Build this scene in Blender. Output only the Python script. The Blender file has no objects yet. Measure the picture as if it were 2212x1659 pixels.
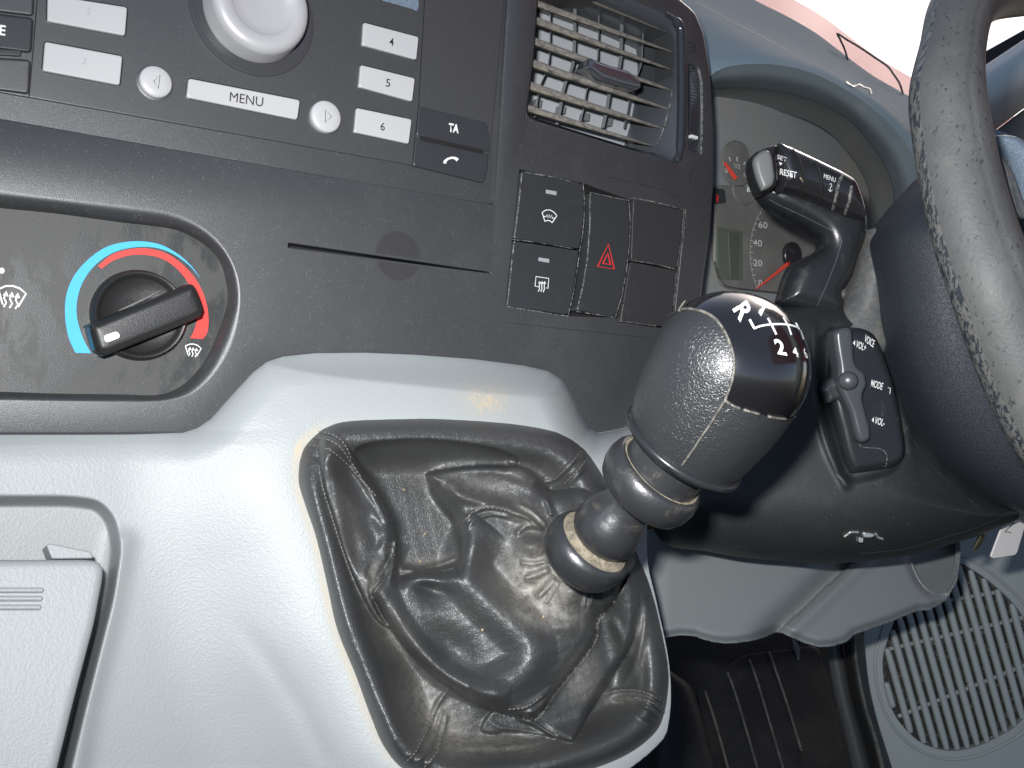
import bpy, bmesh, math, random
import numpy as np
from mathutils import Vector, Matrix
from mathutils.geometry import delaunay_2d_cdt
from mathutils.bvhtree import BVHTree
random.seed(7); np.random.seed(7)
S = bpy.context.scene
COL = S.collection
R = math.radians

# ------------------------------------------------------------------ camera
FPX = 1840.0; CU, CV = 1106.0, 829.5          # focal length and centre in photo units (2212 x 1659)
LEAN = R(15)                                  # how far the fascia leans back
exc = Vector((2628, -131, -1840)).normalized()
eyc = Vector((0.05, 1, 0)); eyc = (eyc - exc * eyc.dot(exc)).normalized()
nc = exc.cross(eyc)
exw = Vector((1, 0, 0)); eyw = Vector((0, math.sin(LEAN), math.cos(LEAN))); nw = exw.cross(eyw)
Rm = Matrix((exw, eyw, nw)).transposed() @ Matrix((exc, eyc, nc))
CAMPOS = Vector((0, 0, 1.25))
cam_d = bpy.data.cameras.new('camera'); cam = bpy.data.objects.new('camera', cam_d); COL.objects.link(cam)
cam.matrix_world = Matrix.Translation(CAMPOS) @ Rm.to_4x4()
cam_d.sensor_width = 36; cam_d.lens = 36 * FPX / 2212; cam_d.clip_start = 0.02; cam_d.clip_end = 500
S.camera = cam
S.render.resolution_x = 1024; S.render.resolution_y = 768
S.view_settings.view_transform = 'Standard'; S.view_settings.look = 'None'
S.view_settings.exposure = 0.52; S.view_settings.gamma = 1
S.cycles.use_denoising = True
S.cycles.max_bounces = 6; S.cycles.diffuse_bounces = 3; S.cycles.glossy_bounces = 3
S.cycles.sample_clamp_indirect = 4

# ------------------------------------------------------------------ daylight through the glass
W = bpy.data.worlds.new('World'); S.world = W; W.use_nodes = True
wn = W.node_tree.nodes; wl = W.node_tree.links
sky = wn.new('ShaderNodeTexSky'); sky.sky_type = 'NISHITA'; sky.sun_disc = False
sky.sun_elevation = R(38); sky.sun_rotation = R(62); sky.dust_density = 2.0; sky.air_density = .7; sky.ozone_density = .3
wn['Background'].inputs[1].default_value = 0.085
wl.new(sky.outputs[0], wn['Background'].inputs[0])
sd = bpy.data.lights.new('sun', 'SUN'); sd.energy = 0.5; sd.angle = R(10); sd.color = (1, .96, .9)
so = bpy.data.objects.new('sun', sd); COL.objects.link(so)
_el, _az = R(38), R(62)
sdir = Vector((math.sin(_az) * math.cos(_el), math.cos(_az) * math.cos(_el), math.sin(_el)))
so.rotation_euler = sdir.to_track_quat('Z', 'Y').to_euler()
# the flash of the camera that took the photograph, up and left of the lens
fl = bpy.data.lights.new('camera_flash', 'AREA'); fl.shape = 'RECTANGLE'; fl.size = .026; fl.size_y = .014
fl.spread = R(130); fl.energy = 2.25; fl.color = (1, 1, 1)
fo = bpy.data.objects.new('camera_flash', fl); COL.objects.link(fo)
fo.matrix_world = Matrix.Translation(CAMPOS + Rm @ Vector((-.030, .042, .0))) @ (Rm @ Matrix.Rotation(R(-10), 3, 'Y') @ Matrix.Rotation(R(-5), 3, 'X') ).to_4x4()

# ------------------------------------------------------------------ maths helpers
def C(u, v, z):
    return CAMPOS + Rm @ (Vector(((u - CU) / FPX, (CV - v) / FPX, -1)) * z)
def Cn(u, v, z):                       # the same for arrays
    u = np.asarray(u, float); v = np.asarray(v, float); z = np.asarray(z, float) + 0 * u
    p = np.stack([(u - CU) / FPX * z, (CV - v) / FPX * z, -z], -1)
    return p @ np.array(Rm).T + np.array(CAMPOS)
_ZT = {1: (0, 0, .5014), 2: (1061.8, 0, .24), 3: (1061.8, 336.2, .24), 4: (1504.2, 0, .32), 5: (1327.2, 575.1, .4),
       6: (530.9, 840.6, .4933), 7: (1327.2, 1061.8, .4), 8: (0, 884.8, .4668), 9: (1283, 575.1, .2933),
       10: (1459.9, 265.4, .2933), 11: (0, 0, .32), 12: (0, 442.4, .3199), 13: (575.1, 867.1, .2774),
       14: (929, 973.3, .32), 15: (1769.6, 0, .2667), 16: (1813.8, 1017.5, .24)}
def Z(k, pts):                         # survey sheets -> photo units
    a, b, s = _ZT[k]
    if not hasattr(pts[0], '__len__'): return (a + s * pts[0], b + s * pts[1])
    return [(a + s * p[0], b + s * p[1]) for p in pts]

class Frame:
    """a flat working plane in the cab; px() reads where a sight line meets it"""
    def __init__(s, o, ex, ey):
        s.o = o; s.ex = ex.normalized(); s.n = ex.cross(ey).normalized(); s.ey = s.n.cross(s.ex)
    def px(s, u, v, h=0):
        d = C(u, v, 1) - CAMPOS
        t = ((s.o - CAMPOS).dot(s.n) + h) / d.dot(s.n)
        q = CAMPOS + d * t - s.o
        return (q.dot(s.ex), q.dot(s.ey))
    def P(s, x, y, h=0): return s.o + s.ex * x + s.ey * y + s.n * h
    def at(s, u, v, h=0): return s.P(*s.px(u, v, h), h)
    def surf(s, h): return lambda u, v: s.at(u, v, h)
def frame3(a, b, c):                   # a origin, b along x, c up
    A, B, D = C(*a), C(*b), C(*c)
    return Frame(A, B - A, D - A)
F = Frame(C(CU, CV, .58), exw, eyw)
DFP = (C(CU, CV, .58) - CAMPOS).dot(-nw)
_nc = np.array(nc)
def Fz(u, v, h):                       # depth of the fascia plane raised by h
    u = np.asarray(u, float); v = np.asarray(v, float)
    return (-DFP + h) / ((u - CU) / FPX * _nc[0] + (CV - v) / FPX * _nc[1] - _nc[2])

def spline(pts, n, closed=False):
    P = np.array(pts, float); m = len(P)
    out = []
    seg = m if closed else m - 1
    for i in range(seg):
        if closed: a, b, c, d = P[(i - 1) % m], P[i], P[(i + 1) % m], P[(i + 2) % m]
        else:
            a = P[i - 1] if i else 2 * P[0] - P[1]; b = P[i]; c = P[i + 1]
            d = P[i + 2] if i + 2 < m else 2 * P[-1] - P[-2]
        for t in np.linspace(0, 1, 16, endpoint=False):
            out.append(.5 * ((2 * b) + (-a + c) * t + (2 * a - 5 * b + 4 * c - d) * t * t + (-a + 3 * b - 3 * c + d) * t ** 3))
    if not closed: out.append(P[-1])
    return resample(np.array(out), n, closed)
def resample(P, n, closed=False):
    P = np.asarray(P, float)
    if closed: P = np.vstack([P, P[:1]])
    s = np.r_[0, np.cumsum(np.linalg.norm(np.diff(P, axis=0), axis=1))]
    t = np.linspace(0, s[-1], n, endpoint=not closed)
    return np.stack([np.interp(t, s, P[:, k]) for k in range(P.shape[1])], -1)
def roundpoly(pts, r, k=5):
    n = len(pts); out = []
    for i in range(n):
        p = Vector(pts[i]); a = Vector(pts[i - 1]); b = Vector(pts[(i + 1) % n])
        rr = r[i] if isinstance(r, (list, tuple)) else r
        da, db = (a - p), (b - p)
        L = min(rr, da.length * .48, db.length * .48)
        if L < 1e-7: out.append(tuple(p)); continue
        A = p + da.normalized() * L; B = p + db.normalized() * L
        for j in range(k + 1):
            t = j / k
            out.append(tuple(A * (1 - t) ** 2 + p * 2 * t * (1 - t) + B * t * t))
    return out
def inside(P, poly):
    P = np.asarray(P, float); poly = np.asarray(poly, float)
    x, y = P[:, 0], P[:, 1]; c = np.zeros(len(P), bool)
    x1, y1 = poly[:, 0], poly[:, 1]; x2, y2 = np.roll(x1, -1), np.roll(y1, -1)
    for a, b, d, e in zip(x1, y1, x2, y2):
        if b == e: continue
        m = ((b > y) != (e > y))
        c ^= m & (x < (d - a) * (y - b) / (e - b) + a)
    return c
def dist(P, poly, closed=True, near=False):
    P = np.asarray(P, float); poly = np.asarray(poly, float)
    A = poly if closed else poly[:-1]; B = np.roll(poly, -1, 0) if closed else poly[1:]
    best = np.full(len(P), 1e9); pt = np.zeros((len(P), 2)); tt = np.zeros(len(P))
    for i, (a, b) in enumerate(zip(A, B)):
        d = b - a; L = d @ d
        t = np.clip(((P - a) @ d) / (L + 1e-18), 0, 1)
        q = a + t[:, None] * d; e = np.hypot(P[:, 0] - q[:, 0], P[:, 1] - q[:, 1])
        m = e < best; best[m] = e[m]
        if near: pt[m] = q[m]; tt[m] = (i + t[m]) / len(A)
    return (best, pt, tt) if near else best
def sdist(P, poly):                    # positive inside
    return np.where(inside(P, poly), 1, -1) * dist(P, poly)
def area2(p):
    p = np.asarray(p); return .5 * np.sum(p[:, 0] * np.roll(p[:, 1], -1) - np.roll(p[:, 0], -1) * p[:, 1])
def offset(loop, d):                   # positive = outward for CCW loops
    L = np.asarray(loop, float); t = np.roll(L, -1, 0) - np.roll(L, 1, 0)
    t /= (np.linalg.norm(t, axis=1, keepdims=True) + 1e-12)
    return L + np.stack([t[:, 1], -t[:, 0]], -1) * d
def sstep(x): x = np.clip(x, 0, 1); return x * x * (3 - 2 * x)

# ------------------------------------------------------------------ materials
def mat(name, col, rough=.5, metal=0., spec=.5, bump=None, var=None, dust=None, speck=None, coat=0, coatr=.12, sheen=0, attr=None, wear=None, alpha=None):
    m = bpy.data.materials.new(name); m.use_nodes = True
    nt = m.node_tree; N = nt.nodes; L = nt.links; b = N['Principled BSDF']
    b.inputs['Base Color'].default_value = (*col, 1); b.inputs['Roughness'].default_value = rough
    b.inputs['Metallic'].default_value = metal; b.inputs['Specular IOR Level'].default_value = spec
    if coat: b.inputs['Coat Weight'].default_value = coat; b.inputs['Coat Roughness'].default_value = coatr
    if sheen: b.inputs['Sheen Weight'].default_value = sheen; b.inputs['Sheen Roughness'].default_value = .4
    tc = N.new('ShaderNodeTexCoord')
    cur = None
    def rgb(c):
        n = N.new('ShaderNodeRGB'); n.outputs[0].default_value = (*c, 1); return n.outputs[0]
    def mix(f, a, c):
        n = N.new('ShaderNodeMix'); n.data_type = 'RGBA'; L.new(f, n.inputs[0]); L.new(a, n.inputs[6]); L.new(c, n.inputs[7]); return n.outputs[2]
    def noise(sc, det=4, ro=.55, dist_=0, stretch=None):
        n = N.new('ShaderNodeTexNoise'); n.inputs['Scale'].default_value = sc; n.inputs['Detail'].default_value = det
        n.inputs['Roughness'].default_value = ro; n.inputs['Distortion'].default_value = dist_
        if stretch:
            mp = N.new('ShaderNodeMapping'); mp.inputs['Scale'].default_value = stretch
            L.new(tc.outputs['Object'], mp.inputs[0]); L.new(mp.outputs[0], n.inputs['Vector'])
        else: L.new(tc.outputs['Object'], n.inputs['Vector'])
        return n.outputs[0]
    def ramp(s, a, c):
        n = N.new('ShaderNodeMapRange'); L.new(s, n.inputs[0]); n.inputs[1].default_value = a; n.inputs[2].default_value = c
        n.interpolation_type = 'SMOOTHSTEP'; return n.outputs[0]
    def mul(a, c):
        n = N.new('ShaderNodeMath'); n.operation = 'MULTIPLY'; L.new(a, n.inputs[0])
        if isinstance(c, float): n.inputs[1].default_value = c
        else: L.new(c, n.inputs[1])
        return n.outputs[0]
    cur = rgb(col)
    rsock = None
    if var:                            # (scale, low, high, colour)
        cur = mix(ramp(noise(var[0], 5), var[1], var[2]), cur, rgb(var[3]))
    if dust:                           # (scale, low, high, colour, strength)
        f = mul(ramp(noise(dust[0], 8, .7, .4), dust[1], dust[2]), float(dust[4]))
        cur = mix(f, cur, rgb(dust[3]))
    if wear:                           # streaky wear (scale, low, high, colour, stretch)
        f = ramp(noise(wear[0], 6, .65, .3, wear[4]), wear[1], wear[2])
        cur = mix(f, cur, rgb(wear[3])); rsock = f
    if attr:                           # painted dirt on the mesh (colour, noise scale)
        a = N.new('ShaderNodeAttribute'); a.attribute_name = 'dirt'
        nz = ramp(noise(attr[1], 7, .7, .5), .36, .6)
        n2 = N.new('ShaderNodeMath'); n2.operation = 'MULTIPLY_ADD'; L.new(nz, n2.inputs[0]); n2.inputs[1].default_value = .65; n2.inputs[2].default_value = .35
        f = mul(a.outputs['Fac'], n2.outputs[0])
        cur = mix(f, cur, rgb(attr[0])); 
        rr = N.new('ShaderNodeMapRange'); L.new(f, rr.inputs[0]); rr.inputs[3].default_value = rough; rr.inputs[4].default_value = .9
        L.new(rr.outputs[0], b.inputs['Roughness'])
    if speck:                          # tiny bright dust grains (scale, threshold, colour)
        v = N.new('ShaderNodeTexVoronoi'); v.inputs['Scale'].default_value = speck[0]; L.new(tc.outputs['Object'], v.inputs['Vector'])
        lt = N.new('ShaderNodeMath'); lt.operation = 'LESS_THAN'; L.new(v.outputs['Distance'], lt.inputs[0]); lt.inputs[1].default_value = speck[1]
        w = ramp(noise(speck[0] * .23, 2), .5, .62)
        cur = mix(mul(lt.outputs[0], w), cur, rgb(speck[2]))
    L.new(cur, b.inputs['Base Color'])
    if rsock is not None:
        rr = N.new('ShaderNodeMapRange'); L.new(rsock, rr.inputs[0]); rr.inputs[3].default_value = rough; rr.inputs[4].default_value = wear[5]
        L.new(rr.outputs[0], b.inputs['Roughness'])
    if bump:                           # list of (kind, scale, distance)
        prev = None
        for kind, sc, ds in bump:
            if kind == 'n': s = noise(sc, 3, .6)
            else:
                v = N.new('ShaderNodeTexVoronoi'); v.inputs['Scale'].default_value = sc; v.feature = 'DISTANCE_TO_EDGE' if kind == 'v' else 'F1'
                mp = N.new('ShaderNodeMixRGB'); mp.blend_type = 'ADD'; mp.inputs[0].default_value = .004
                nn = N.new('ShaderNodeTexNoise'); nn.inputs['Scale'].default_value = sc * .6; L.new(tc.outputs['Object'], nn.inputs['Vector'])
                L.new(tc.outputs['Object'], mp.inputs[1]); L.new(nn.outputs[1], mp.inputs[2]); L.new(mp.outputs[0], v.inputs['Vector'])
                s = ramp(v.outputs['Distance'], 0, .25)
            bn = N.new('ShaderNodeBump'); bn.inputs['Distance'].default_value = ds; bn.inputs['Strength'].default_value = 1
            L.new(s, bn.inputs['Height'])
            if prev: L.new(prev, bn.inputs['Normal'])
            prev = bn.outputs[0]
        L.new(prev, b.inputs['Normal'])
    return m
M = {}
M['fascia'] = mat('dark_fascia_plastic', (.038, .040, .042), .40, spec=1.0, bump=[('n', 2600, .00012)], dust=(9, .45, .75, (.062, .063, .063), .5), speck=(900, .16, (.22, .22, .2)))
M['fascia_edge'] = mat('fascia_inner_plastic', (.032, .032, .032), .5)
M['groove'] = mat('black_gap', (.006, .006, .006), .8)
M['radio'] = mat('radio_face_plastic', (.046, .048, .050), .40, spec=.9, bump=[('n', 2600, .00008)], speck=(800, .13, (.2, .2, .2)))
M['silver'] = mat('silver_painted_key', (.44, .44, .445), .40, metal=.0, bump=[('n', 4000, .00003)])
M['silverknob'] = mat('silver_volume_knob_paint', (.42, .42, .43), .34, metal=.15)
M['key'] = mat('dark_key_plastic', (.034, .036, .04), .38, bump=[('n', 3000, .00005)])
M['print_dark'] = mat('dark_print', (.02, .02, .02), .6)
M['print_white'] = mat('white_print', (.75, .75, .74), .6)
M['print_grey'] = mat('grey_print', (.62, .62, .60), .6)
M['print_red'] = mat('red_print', (.62, .03, .03), .6)
M['needle'] = mat('orange_red_needle', (.75, .07, .04), .5)
M['blue'] = mat('blue_print', (.05, .42, .75), .6)
M['red'] = mat('red_arc_print', (.75, .045, .035), .6)
M['lamp'] = mat('telltale_window', (.32, .33, .34), .4)
M['climate'] = mat('heater_panel_plastic', (.020, .021, .021), .42, bump=[('n', 2200, .00010)], wear=(60, .43, .53, (.050, .050, .048), (1, 1, .38), .55), speck=(1000, .15, (.2, .2, .19)))
M['knob'] = mat('rotary_knob_plastic', (.018, .018, .018), .36, bump=[('n', 1800, .00012)])
M['switch'] = mat('switch_plastic', (.032, .034, .036), .36, bump=[('n', 2500, .00005)], dust=(60, .5, .8, (.07, .072, .075), .4))
M['blank'] = mat('switch_blank_plastic', (.033, .032, .034), .45, bump=[('n', 2500, .00006)], dust=(60, .5, .8, (.07, .068, .065), .5))
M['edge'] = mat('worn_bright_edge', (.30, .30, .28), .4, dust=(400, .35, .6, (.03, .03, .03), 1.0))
M['dirt'] = mat('dry_dirt', (.42, .33, .22), .95, dust=(900, .4, .6, (.16, .12, .08), 1.0))
M['slat'] = mat('dusty_vent_slat', (.05, .052, .055), .6, dust=(120, .3, .62, (.27, .245, .20), .95), bump=[('n', 900, .0003)])
M['slatdust'] = mat('dust_on_slat', (.36, .33, .28), .95, dust=(300, .35, .65, (.14, .13, .12), .9), bump=[('n', 1500, .0004)])
M['vane'] = mat('vent_vane_plastic', (.16, .17, .18), .5)
M['ventback'] = mat('vent_throat_plastic', (.42, .44, .47), .6, bump=[('n', 2000, .0001)])
M['gloss'] = mat('glossy_black_plastic', (.03, .034, .04), .14, coat=.6)
M['ventframe'] = mat('vent_frame_plastic', (.06, .066, .075), .25, coat=.3)
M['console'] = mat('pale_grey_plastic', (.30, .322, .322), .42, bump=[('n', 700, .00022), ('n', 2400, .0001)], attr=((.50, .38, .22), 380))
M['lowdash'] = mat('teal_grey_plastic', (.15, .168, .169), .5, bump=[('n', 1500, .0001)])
M['leather'] = mat('black_leather', (.037, .038, .038), .48, spec=.9, coat=.2, coatr=.36, bump=[('v', 620, .00013), ('n', 300, .00024)], attr=((.26, .245, .21), 260), speck=(600, .05, (.3, .28, .22)))
M['knobleather'] = mat('knob_leather', (.022, .024, .026), .36, spec=.7, bump=[('v', 620, .00009), ('n', 200, .0002)])
M['cap'] = mat('gloss_black_cap', (.008, .008, .009), .13, spec=1.0, coat=1)
M['lever'] = mat('lever_satin_plastic', (.022, .023, .025), .34, spec=.9, dust=(70, .55, .75, (.24, .21, .16), .3), bump=[('n', 300, .0002)])
M['leverdust'] = mat('dusty_groove', (.24, .205, .15), .9, dust=(260, .4, .6, (.09, .08, .06), .8), bump=[('n', 900, .0004)])
M['thread'] = mat('dusty_grey_thread', (.15, .145, .135), .8)
M['shroud'] = mat('column_shroud_plastic', (.019, .0205, .0215), .5, bump=[('n', 2200, .00012)], dust=(22, .45, .75, (.045, .045, .044), .6), speck=(500, .08, (.3, .3, .28)))
M['hub'] = mat('navy_black_grained_plastic', (.022, .027, .034), .5, bump=[('v', 900, .0001)])
M['collar'] = mat('dusty_collar_plastic', (.085, .09, .095), .45, dust=(200, .40, .66, (.15, .14, .12), .8), bump=[('n', 900, .0001)])
M['stalk'] = mat('stalk_black_plastic', (.017, .018, .020), .3, dust=(90, .55, .75, (.08, .08, .075), .5))
M['stalkring'] = mat('stalk_glossy_ring', (.02, .02, .022), .16, coat=.5)
M['greybutton'] = mat('grey_button', (.15, .155, .15), .4)
M['hood'] = mat('dash_top_plastic', (.20, .265, .30), .8, spec=.15, bump=[('n', 1200, .0002)], dust=(14, .42, .7, (.24, .29, .31), .6))  # lightened base colour stands in for the milky veil of lens glare
M['hoodlip'] = mat('hood_lip_plastic', (.085, .105, .115), .7, spec=.2, bump=[('n', 1200, .0002)], dust=(14, .42, .7, (.12, .14, .15), .6))  # darker copy of the dash top colour, offsetting sky light on the lip
M['bowl'] = mat('cluster_bowl_plastic', (.22, .24, .25), .62, dust=(10, .4, .7, (.27, .25, .215), .8))  # bowl and dial face lightened in colour to stand in for veiling glare
M['dial'] = mat('dial_face', (.13, .13, .122), .5, dust=(14, .4, .7, (.21, .20, .175), .8))
M['lcd'] = mat('green_display', (.095, .108, .085), .4)
M['lcdin'] = mat('green_display_inner', (.075, .084, .068), .4)
M['wheel'] = mat('worn_wheel_leather', (.075, .077, .077), .58, spec=.4, bump=[('n', 500, .00025)], dust=(26, .4, .7, (.115, .115, .108), .7), wear=(480, .60, .64, (.035, .037, .040), (1, 1, .45), .45))
M['wheelworn'] = mat('flaking_wheel_leather', (.028, .034, .042), .4, bump=[('n', 500, .0004)], wear=(420, .46, .53, (.12, .12, .114), (1, 1, .45), .5))
M['spoke'] = mat('blue_grey_spoke_plastic', (.16, .21, .27), .45, bump=[('v', 700, .0002)])
M['bonnet'] = mat('red_car_paint', (.72, .012, .04), .5, spec=.1)
M['door'] = mat('door_card_plastic', (.26, .29, .285), .5, bump=[('n', 1200, .00015)])
M['mesh'] = mat('speaker_mesh', (.02, .02, .018), .6, speck=(620, .36, (.26, .26, .22)), bump=[('w', 620, .0006)])
M['floor'] = mat('black_rubber_floor', (.006, .0065, .0065), .6, spec=.3, bump=[('n', 300, .0006)], dust=(9, .42, .7, (.022, .022, .02), .8))
M['floorrib'] = mat('scuffed_rib', (.12, .116, .10), .5, dust=(60, .4, .6, (.03, .03, .028), .7))
M['sill'] = mat('grained_sill_plastic', (.075, .078, .078), .42, bump=[('w', 260, .0016)])
M['rubber'] = mat('black_seal_rubber', (.012, .012, .012), .45)
M['pillar'] = mat('pale_pillar_trim', (.72, .78, .74), .55)
M['darktrim'] = mat('dark_door_trim', (.16, .145, .135), .6)
M['tag'] = mat('white_paper_tag', (.72, .69, .66), .7)
M['brass'] = mat('key_metal', (.45, .42, .28), .3, metal=.9)
M['chrome'] = mat('bright_clip_metal', (.62, .62, .58), .25, metal=.8)
M['frame'] = mat('black_window_frame', (.03, .033, .035), .5)
mg = bpy.data.materials.new('clear_glass'); mg.use_nodes = True
_n = mg.node_tree.nodes; _l = mg.node_tree.links; _n.remove(_n['Principled BSDF'])
_t = _n.new('ShaderNodeBsdfTransparent'); _g = _n.new('ShaderNodeBsdfGlossy'); _g.inputs['Roughness'].default_value = .02
_f = _n.new('ShaderNodeFresnel'); _f.inputs[0].default_value = 1.12; _x = _n.new('ShaderNodeMixShader')
_l.new(_f.outputs[0], _x.inputs[0]); _l.new(_t.outputs[0], _x.inputs[1]); _l.new(_g.outputs[0], _x.inputs[2]); _l.new(_x.outputs[0], _n['Material Output'].inputs[0])
M['glass'] = mg

# ------------------------------------------------------------------ scene-object helpers
ORG = {}
def thing(name, loc, label, cat, group=None):
    o = bpy.data.objects.new(name, None); COL.objects.link(o); o.location = loc; o.empty_display_size = .02
    o['label'] = label; o['category'] = cat
    if group: o['group'] = group
    ORG[o.name] = Vector(loc); return o
def link(name, me, m, parent=None, label=None, cat=None, kind=None, group=None, origin=None):
    o = bpy.data.objects.new(name, me); COL.objects.link(o)
    org = ORG[parent.name] if parent else (Vector(origin) if origin is not None else sum((v.co for v in me.vertices), Vector()) / max(1, len(me.vertices)))
    me.transform(Matrix.Translation(-org))
    if parent: o.parent = parent
    else: o.location = org
    ORG[o.name] = org
    if m: me.materials.append(M[m] if isinstance(m, str) else m)
    if label: o['label'] = label
    if cat: o['category'] = cat
    if kind: o['kind'] = kind
    if group: o['group'] = group
    return o
def mesh(verts, faces, smooth=38, weld=True, flip=None):
    me = bpy.data.meshes.new('m'); me.from_pydata([tuple(v) for v in verts], [], [tuple(f) for f in faces])
    if weld or flip is None:
        bm = bmesh.new(); bm.from_mesh(me)
        if weld: bmesh.ops.remove_doubles(bm, verts=bm.verts, dist=2e-6)
        bmesh.ops.recalc_face_normals(bm, faces=bm.faces)
        bm.to_mesh(me); bm.free()
    me.polygons.foreach_set('use_smooth', [True] * len(me.polygons))
    if smooth: me.set_sharp_from_angle(angle=R(smooth))
    me.update(); return me
def merge(parts):
    V = []; Fc = []
    for v, f in parts:
        k = len(V); V += list(v); Fc += [tuple(i + k for i in q) for q in f]
    return V, Fc
def strip(loops, closed=True):         # list of equal-length world loops
    n = len(loops[0]); V = [p for l in loops for p in l]; Fc = []
    for a in range(len(loops) - 1):
        for i in range(n if closed else n - 1):
            j = (i + 1) % n; Fc.append((a * n + i, a * n + j, (a + 1) * n + j, (a + 1) * n + i))
    return V, Fc
def grid_tris(outer, holes, extra=()):
    pts = [Vector(p) for p in outer]; ed = [(i, (i + 1) % len(outer)) for i in range(len(outer))]
    for h in holes:
        k = len(pts); pts += [Vector(p) for p in h]; ed += [(k + i, k + (i + 1) % len(h)) for i in range(len(h))]
    pts += [Vector(p) for p in extra]
    v, e, f, *_ = delaunay_2d_cdt(pts, ed, [], 0, 1e-7)
    v = np.array([tuple(p) for p in v]); f = np.array([tuple(t) for t in f])
    c = v[f].mean(1); ok = inside(c, outer)
    for h in holes: ok &= ~inside(c, h)
    return v, f[ok]
def ccw(p): p = np.asarray(p, float); return p if area2(p) > 0 else p[::-1]
def plate(fr, outer, holes, h=0, outer_prof=((0, 0), (.001, -.0005), (.0014, -.002), (.0014, -.02))):
    """flat moulding: outer/hole loops in plane metres; profiles are (into-gap offset, height)"""
    outer = ccw(outer); hs = [(ccw(l), pr) for l, pr in holes]
    v, f = grid_tris(outer, [l for l, _ in hs])
    parts = [([fr.P(x, y, h) for x, y in v], f)]
    if outer_prof: parts.append(strip([[fr.P(x, y, h + dh) for x, y in offset(outer, d)] for d, dh in outer_prof]))
    for l, pr in hs:
        if pr: parts.append(strip([[fr.P(x, y, h + dh) for x, y in offset(l, -d)] for d, dh in pr]))
    return mesh(*merge(parts), smooth=32)
def pillow(fr, outl, h0, h1, bev=.001, dome=0, fn=None, smooth=50, nb=None):
    """solid cushion over an outline (plane metres): rounded edge, optional crown or fn(x,y) height"""
    L = ccw(outl); per = np.linalg.norm(np.roll(L, -1, 0) - L, axis=1).sum()
    nb = nb or int(min(260, max(120, len(L)))); L = resample(L, nb, True) if nb > len(L) or nb < len(L) * .7 else L
    ex = []
    for fk in (.06, .16, .32, .55, .8, 1.0, 1.3):
        q = offset(L, -bev * fk); d = dist(q, L); ex.append(q[(d > bev * fk * .93) & inside(q, L)])
    if dome or fn:
        mn, mx = L.min(0), L.max(0); st = max(mx - mn) / 34
        gx, gy = np.meshgrid(np.arange(mn[0], mx[0], st), np.arange(mn[1], mx[1], st)); g = np.stack([gx.ravel(), gy.ravel()], -1)
        g = g[inside(g, L)]; g = g[dist(g, L) > bev * 1.5]; ex.append(g)
    ex = np.vstack(ex) if ex else []
    v, f = grid_tris(L, [], ex)
    d = dist(v, L); d[d < 1e-7] = 0
    q = np.clip(d / bev, 0, 1); hh = h1 - bev + bev * np.sqrt(np.clip(1 - (1 - q) ** 2, 0, 1))
    if dome: dm = d.max(); hh = hh + dome * np.sqrt(np.clip(1 - (1 - d / dm) ** 2, 0, 1))
    if fn is not None: hh = hh + fn(v[:, 0], v[:, 1])
    top = [fr.P(x, y, z) for (x, y), z in zip(v, hh)]
    bh = (h1 - bev) + (fn(L[:, 0], L[:, 1]) if fn is not None else 0 * L[:, 0])
    parts = [(top, f), strip([[fr.P(x, y, z) for (x, y), z in zip(L, bh)], [fr.P(x, y, h0) for x, y in L]])]
    k = len(L); parts.append(([fr.P(x, y, h0) for x, y in L], [tuple(range(k))]))
    return mesh(*merge(parts), smooth=smooth)
def pxl(fr, pts, h=0): return [fr.px(u, v, h) for u, v in pts]
def box_px(fr, quad, h0, h1, r=.001, bev=.0007, **k):
    return pillow(fr, roundpoly(pxl(fr, quad, h1 - bev), r), h0, h1, bev, **k)
def tube(pts, rad, n=12, caps=True, flat=None):
    P = [Vector(p) for p in pts]; m = len(P); rad = [rad] * m if not hasattr(rad, '__len__') else list(rad)
    T = [(P[min(i + 1, m - 1)] - P[max(i - 1, 0)]).normalized() for i in range(m)]
    a = T[0].orthogonal().normalized() if flat is None else (flat - T[0] * flat.dot(T[0])).normalized()
    loops = []
    for i in range(m):
        a = (a - T[i] * a.dot(T[i])).normalized(); b = T[i].cross(a)
        if flat is not None: kx, ky = 1, flatk
        else: kx = ky = 1
        loops.append([P[i] + (a * math.cos(t) * kx + b * math.sin(t) * ky) * rad[i] for t in np.linspace(0, 2 * math.pi, n, endpoint=False)])
    V, Fc = strip(loops)
    if caps:
        V += [P[0] - T[0] * rad[0] * .5, P[-1] + T[-1] * rad[-1] * .5]
        for i in range(n):
            j = (i + 1) % n; Fc.append((len(V) - 2, j, i)); Fc.append((len(V) - 1, (m - 1) * n + i, (m - 1) * n + j))
    return V, Fc
def lathe(base, axis, prof, n=64, xdir=None):
    ax = axis.normalized(); a = (xdir - ax * xdir.dot(ax)).normalized() if xdir else ax.orthogonal().normalized(); b = ax.cross(a)
    loops = [[base + ax * h + (a * math.cos(t) + b * math.sin(t)) * max(r, 1e-5) for t in np.linspace(0, 2 * math.pi, n, endpoint=False)] for r, h in prof]
    return strip(loops)
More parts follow.
